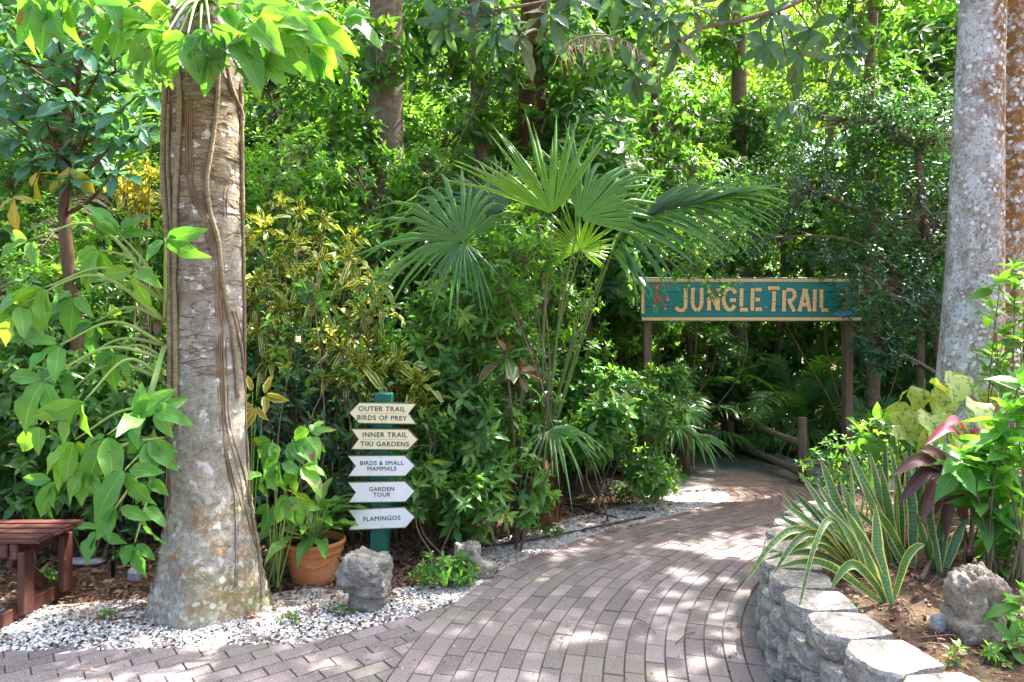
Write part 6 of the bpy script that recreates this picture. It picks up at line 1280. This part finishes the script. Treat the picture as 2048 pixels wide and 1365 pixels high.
A5 = tree('broadleaf_tree', z0, 'x', 'tree', [(0, 0, -.05), (.05, 0, 1.2), (-.05, .05, 2.8), (.05, 0, 4.6)], [.07, .06, .05, .03], [((0, 0, 4.4), (1.0, .8, .6)), ((.9, 0, 3.4), (.7, .6, .5)), ((-.9, .2, 3.7), (.8, .6, .55)), ((.2, .2, 5.4), (.9, .7, .6)), ((-.3, -.2, 2.6), (.8, .5, .5))], 330, 8, .22, .42, OB, 'lf_deep', 609, limb=.03, frac=.4, rt=.003, group='deep green broadleaf trees', tilt=(40, 100))
spread(A5, [(660, 11.5, 0, 1.2, 'deep green broad leaved tree far beside the vine clad far trunk'), (1180, 8.4, 1.7, .95, 'deep green broad leaved tree above the right half of the fan palm'), (920, 10.2, 3.1, 1.15, 'deep green broad leaved tree behind the slender ringed palm'), (1100, 12.5, 4.4, 1.25, 'deep green broad leaved tree left of the bright gap'), (1840, 10.2, 5.6, 1.15, 'deep green broad leaved tree left of the pale right trunk'), (560, 10.8, .8, 1.2, 'deep green broad leaved tree right behind the thick trunk'), (170, 8.0, 2.2, 1.1, 'deep green broad leaved tree behind the blue green whorled tree'), (1270, 12.0, 2.9, 1.35, 'deep green broad leaved tree far behind the left end of the trail sign')])
A3b = bush('small_leaf_climber', z0, 'x', 'climber', [((0, 0, 2.9), (.5, .35, .4)), ((.4, 0, 3.3), (.45, .35, .4)), ((-.4, 0, 3.3), (.4, .35, .4)), ((.1, 0, 3.8), (.55, .4, .35)), ((.2, 0, 2.3), (.4, .3, .4))], 560, 6, .06, .6, OV3, 'lf_fresh', 604, frac=.5, r0=.012, r1=.006)
spread(A3b, [(1340, 8.7, 0, 1.0, 'pale small leaved climber above the left part of the trail sign')])
# far trees
A4 = tree('far_tree', z0, 'x', 'tree', [(0, 0, -.05), (.1, 0, 3), (-.1, 0, 6), (.1, 0, 9)], [.16, .13, .11, .07], [((0, 0, 8.4), (2.2, 2.0, 1.2)), ((1.6, 0, 6.6), (1.5, 1.4, 1.1)), ((-1.6, .3, 6.8), (1.6, 1.4, 1.1)), ((.3, .2, 10.0), (1.8, 1.6, 1.0)), ((-.7, -.4, 5.0), (1.4, 1.2, .9)), ((1.0, -.5, 4.2), (1.3, 1.2, .9)), ((-.2, .2, 3.0), (1.4, 1.2, .9)), ((.2, -.3, 1.6), (1.3, 1.1, .8))], 1500, 7, .19, .44, OV3, 'lf_back', 605, limb=.06, frac=.12, group='far trees of the background', rt=.006)
FT = [(-150, 12, 0, .95), (180, 13.5, 1.2, 1.0), (430, 12.2, 2.4, 1.0), (690, 14, 3.6, 1.05), (950, 12.8, 4.8, 1.0), (1220, 13.6, .7, 1.0), (1480, 17.5, 1.9, 1.05), (1760, 13.0, 3.1, 1.0), (2050, 12.4, 4.3, 1.05), (300, 19, 5.5, 1.3), (820, 19.5, .3, 1.35), (1300, 20.5, 1.5, 1.3), (1650, 22, 2.7, 1.3), (2000, 20, 4.1, 1.35), (-100, 20, 5.0, 1.4), (560, 26, 1.0, 1.8), (1080, 27, 2.2, 1.8), (1500, 30, 3.4, 1.8), (1950, 28, 4.6, 1.8), (100, 27, 5.8, 1.8), (-520, 13, 1.1, 1.1), (-1050, 13.5, 2.5, 1.15), (-700, 20, 3.3, 1.5), (2550, 13, 4.0, 1.1), (2800, 20, 5.1, 1.5)]
FL = ['at the far left edge', 'behind the blue green whorled tree', 'behind the thick left trunk', 'behind the vine clad far trunk', 'behind the shaggy brown trunk', 'behind the dead hanging frond', 'in the bright gap, nearest one', 'behind the thin dark trunk at the right', 'behind the right pair of trunks', 'of the second row left of the thick trunk', 'of the second row between the two far trunks', 'of the second row above the left end of the trail sign', 'of the second row above the right end of the trail sign', 'of the second row behind the right pair of trunks', 'of the second row at the left edge', 'of the last row right of the thick trunk', 'of the last row above the fan palm', 'of the last row closing the bright gap', 'of the last row at the right', 'of the last row at the left', 'beyond the left edge of the photo', 'farthest beyond the left edge of the photo', 'of the second row beyond the left edge', 'beyond the right edge of the photo', 'of the second row beyond the right edge']
spread(A4, [(*f, 'sunlit far tree '+l) for f, l in zip(FT, FL)])
# palms in the shade
B1 = feather_palm('feather_palm', z0, 'x', 606, 11, 1.9, group='feather palms of the undergrowth', trunk=.5)
spread(B1, [(1600, 9.6, 0, 1.0, 'feather palm lit from behind under the middle of the trail sign'), (1450, 10.6, 1.3, .95, 'feather palm in the deep shade under the left half of the trail sign'), (1760, 10.4, 2.6, 1.0, 'feather palm right of the right sign post'), (1880, 11.2, 4.0, 1.0, 'feather palm before the slatted fence'), (640, 8.3, 5.0, 1.15, 'feather palm behind the crotons'), (90, 7.2, .8, 1.0, 'feather palm low behind the left edge shrubs'), (1330, 9.4, 3.3, 1.0, 'feather palm behind the left post of the trail sign')])
B2 = feather_palm('tall_feather_palm', z0, 'x', 607, 13, 2.6, group='tall feather palms', trunk=3.6, tr=.075, tilt=(15, 105), ll=.4, dead=3)
spread(B2, [(925, 9.4, 0, 1.05, 'slender tall palm with a ringed trunk between the two big far trunks'), (520, 10.5, 2.0, 1.15, 'tall palm behind the upper right of the thick trunk'), (245, 7.6, 1.0, .95, 'tall palm with brown hanging fronds left of the thick trunk'), (1620, 12.0, 4.0, 1.0, 'tall palm behind the bright gap'), (1250, 11.0, 5.0, 1.15, 'tall palm left of the bright gap'), (1900, 12.0, 3.0, 1.2, 'tall palm just left of the pale right trunk')])
B3 = fan_palm('shade_fan_palm', z0, 'x', 608, 11, .5, .65, group='low fan palms')
spread(B3, [(1110, 8.6, 0, 1.1, 'fan palm in the shade behind the stalks of the large fan palm'), (1650, 9.4, 1.0, 1.15, 'blue green fan palm left of the right sign post'), (1800, 9.0, 2.0, 1.2, 'fan palm right of the right sign post'), (1480, 10.2, 3.0, 1.1, 'fan palm in the dark under the trail sign'), (1540, 9.7, 4.0, .8, 'short fan palm behind the timber fence'), (740, 6.6, 5.0, 1.2, 'fan palm low behind the signpost'), (80, 6.4, 1.7, 1.4, 'fan palm half hidden by the left edge shrubs'), (1320, 8.9, 2.4, 1.2, 'fan palm in the shade behind the left sign post'), (1740, 7.9, 3.6, .9, 'fan palm at the foot of the right sign post'), (880, 7.6, .6, 1.9, 'tall fan palm behind the middle of the bed')])
# far trunks
def far_trunk(x, Y, label, mat, r, blobs, seed, top=7.0, leafm='lf_canopy', lean=0.0, name='jungle_tree'):
    return tree(name, gx(x, Y), label, 'tree', [(lean, 0, -.05), (lean*.6, 0, 2), (0, 0, 4), (-lean*.5, 0, top)], [r*1.1, r, r*.95, r*.8], blobs, 120, 7, .17, .44, OV3, leafm, seed, bark=mat, limb=.07, frac=.1)
FB_ = lambda z, k=1.0: [((-1.2*k, 0, z+.6), (1.5, 1.4, .8)), ((1.2*k, -.3, z+.5), (1.5, 1.4, .8)), ((0, 1.0, z+1.5), (1.5, 1.4, .9))]
t1 = far_trunk(772, 8.0, 'big ringed far trunk clad with a loose climber, right of the thick trunk', 'bark_grey', .22, FB_(7.4), 611)
t2 = far_trunk(1062, 8.5, 'shaggy brown far trunk above the fan palm', 'fiber', .20, FB_(7.8), 612, lean=-.15)
far_trunk(962, 8.0, 'dark red brown leaning trunk between the slender palm and the shaggy trunk', 'bark_brown', .10, FB_(7.0, .6), 613, lean=.25)
far_trunk(1478, 11.0, 'pale brown straight trunk in front of the bright gap', 'bark_grey', .14, FB_(8.6), 614)
far_trunk(1310, 9.2, 'thin brown trunk rising behind the left half of the trail sign', 'bark_brown', .06, FB_(7.4, .8), 616)
# climber round the far trunk
cl = bush('leafy_climber', gx(772, 7.65), 'leafy climber with tan stems on the big ringed far trunk', 'climber', [((-.05, 0, 2.6), (.5, .2, .5)), ((.2, 0, 3.4), (.5, .2, .4)), ((-.1, 0, 4.9), (.5, .25, .5)), ((-.4, 0, 3.9), (.4, .2, .6))], 120, 6, .17, .5, OV, 'lf_canopy', 621, r0=.018, frac=.3, stem_mat='vine')
cl = bush('leafy_climber', gx(1075, 8.1), 'broad leaved climber on the shaggy far trunk', 'climber', [((.1, 0, 3.2), (.6, .25, .6)), ((.3, 0, 4.3), (.6, .25, .5)), ((-.4, 0, 3.6), (.5, .25, .5)), ((.9, 0, 3.5), (.6, .3, .5))], 150, 6, .17, .5, OV, 'lf_canopy', 622, r0=.018, frac=.3)
bush('leafy_climber', gx(968, 7.7), 'leafy climber on the dark leaning trunk', 'climber', [((0, 0, 3.0), (.35, .2, .5)), ((-.15, 0, 3.9), (.35, .2, .5)), ((.15, 0, 4.8), (.4, .2, .5))], 90, 6, .16, .5, OV, 'lf_canopy', 623, r0=.016, frac=.3)
bush('leafy_climber', gx(1478, 10.7), 'leafy climber on the pale straight trunk in front of the bright gap', 'climber', [((0, 0, 3.6), (.6, .25, .7)), ((.2, 0, 5.0), (.5, .25, .6)), ((-.2, 0, 6.3), (.6, .3, .6))], 120, 6, .17, .5, OV, 'lf_canopy', 624, r0=.018, frac=.3)
bush('leafy_climber', gx(1745, 7.9), 'leafy climber wrapping the thin dark trunk above the right end of the trail sign', 'climber', [((0, 0, 3.6), (.4, .25, .5)), ((.2, 0, 4.5), (.4, .25, .5)), ((-.2, 0, 5.4), (.5, .3, .5))], 110, 6, .14, .5, OV, 'lf_canopy', 625, r0=.014, frac=.3)
bush('leafy_climber', gx(1310, 8.9), 'leafy climber on the thin brown trunk left of the bright gap', 'climber', [((0, 0, 3.4), (.4, .25, .5)), ((.2, 0, 4.5), (.5, .25, .6)), ((-.2, 0, 5.6), (.5, .3, .6))], 110, 6, .15, .5, OV, 'lf_canopy', 626, r0=.014, frac=.3)
bush('leafy_climber', gx(650, 8.2), 'broad leaved climber hanging behind the upper right of the thick trunk', 'climber', [((0, 0, 4.8), (.6, .3, .5)), ((.3, 0, 3.9), (.5, .3, .5)), ((-.3, 0, 5.6), (.6, .3, .5))], 130, 6, .17, .5, OV, 'lf_fresh', 627, r0=.014, frac=.3)
# the hanging dead frond
mb = MB(); rng = rg(630); o_ = at(1120, 90, 6.6); 
df = bpy.data.objects.new('dead_palm_frond', None); C.objects.link(df); df.location = o_; tag(df, 'bleached dead palm frond hanging over branches at the top', 'palm frond')
P = catmull([np.array(at(x, y, 6.6))-np.array(o_) for x, y in ((1120, 95), (1165, 75), (1215, 72), (1265, 90), (1300, 125))], 8); tube(mb, P, [.012, .008, .004], 5); n_ = 64; s = np.linspace(0, len(P)-1.01, n_); Q = np.array([P[int(a)] for a in s]); D = np.c_[rng.normal(.1, .25, n_), rng.normal(-.2, .3, n_), -np.ones(n_)]
put(mb, [tpl([0, .2, .5, .8, 1], [.5, 1, .85, .5, .05], .3, .1), tpl([0, .2, .5, .8, 1], [.5, 1, .85, .5, .05], .3, -.2)], Q, D, np.tile([0, -1., 0], (n_, 1))+rng.normal(0, .6, (n_, 3)), rng.uniform(.16, .36, n_), .013, rng.random(n_), rng); mb.build('leaflets', M['lf_dead'], df)

# small single fan beside the ramp post
sf_ = empty('small_fan_palm', gx(1335, 7.9), 'small fan palm leaf arching over the lone round post beside the ramp', 'palm'); o = np.array(sf_.location); rng = rg(640)
for (hx, hy), Y, (tx, ty), Y2, sp_, dr in (((1375, 826), 7.85, (1425, 838), 7.65, 200, .3), ((1340, 815), 8.0, (1330, 760), 8.2, 220, .4)):
    hub = np.array(at(hx, hy, Y))-o; mb = MB(); tube(mb, catmull([(0, 0, 0), hub*.5+[-.03, 0, .12], hub], 8), [.009, .005], 5, mat=1); A = np.array(at(tx, ty, Y2))-o-hub
    fan(mb, hub, A, (0, -.7, 1), np.linalg.norm(A), sp_, 34, .5, dr, .1, .4, rng, rng.random(), .1); mb.build('frond', [M['lf_fan'], M['petiole2']], sf_, smooth=False)
# drifts of low plants closing the view far behind
def drift(name, pts, seed, label, L, mat):
    rng = rg(seed); n = len(pts); T = np.c_[pts, rng.uniform(.05, .5, n)]; A = nrm(np.c_[rng.normal(0, .4, (n, 2)), np.ones(n)]); mb = MB(); rosette(mb, OV3, T, A, 6, L, .45, rng, (30, 95), .4)
    return tag(mb.build(name, M[mat]), label, 'ground cover', kind='stuff')
drift('ground_cover', scatter(5500, [(-9, 9), (2.4, 9.6), (4, 13), (9, 10), (14, 14), (10, 22), (-12, 22)], 641), 642, 'low leafy ground cover on the jungle floor behind the trail', .2, 'lf_gloss_far')
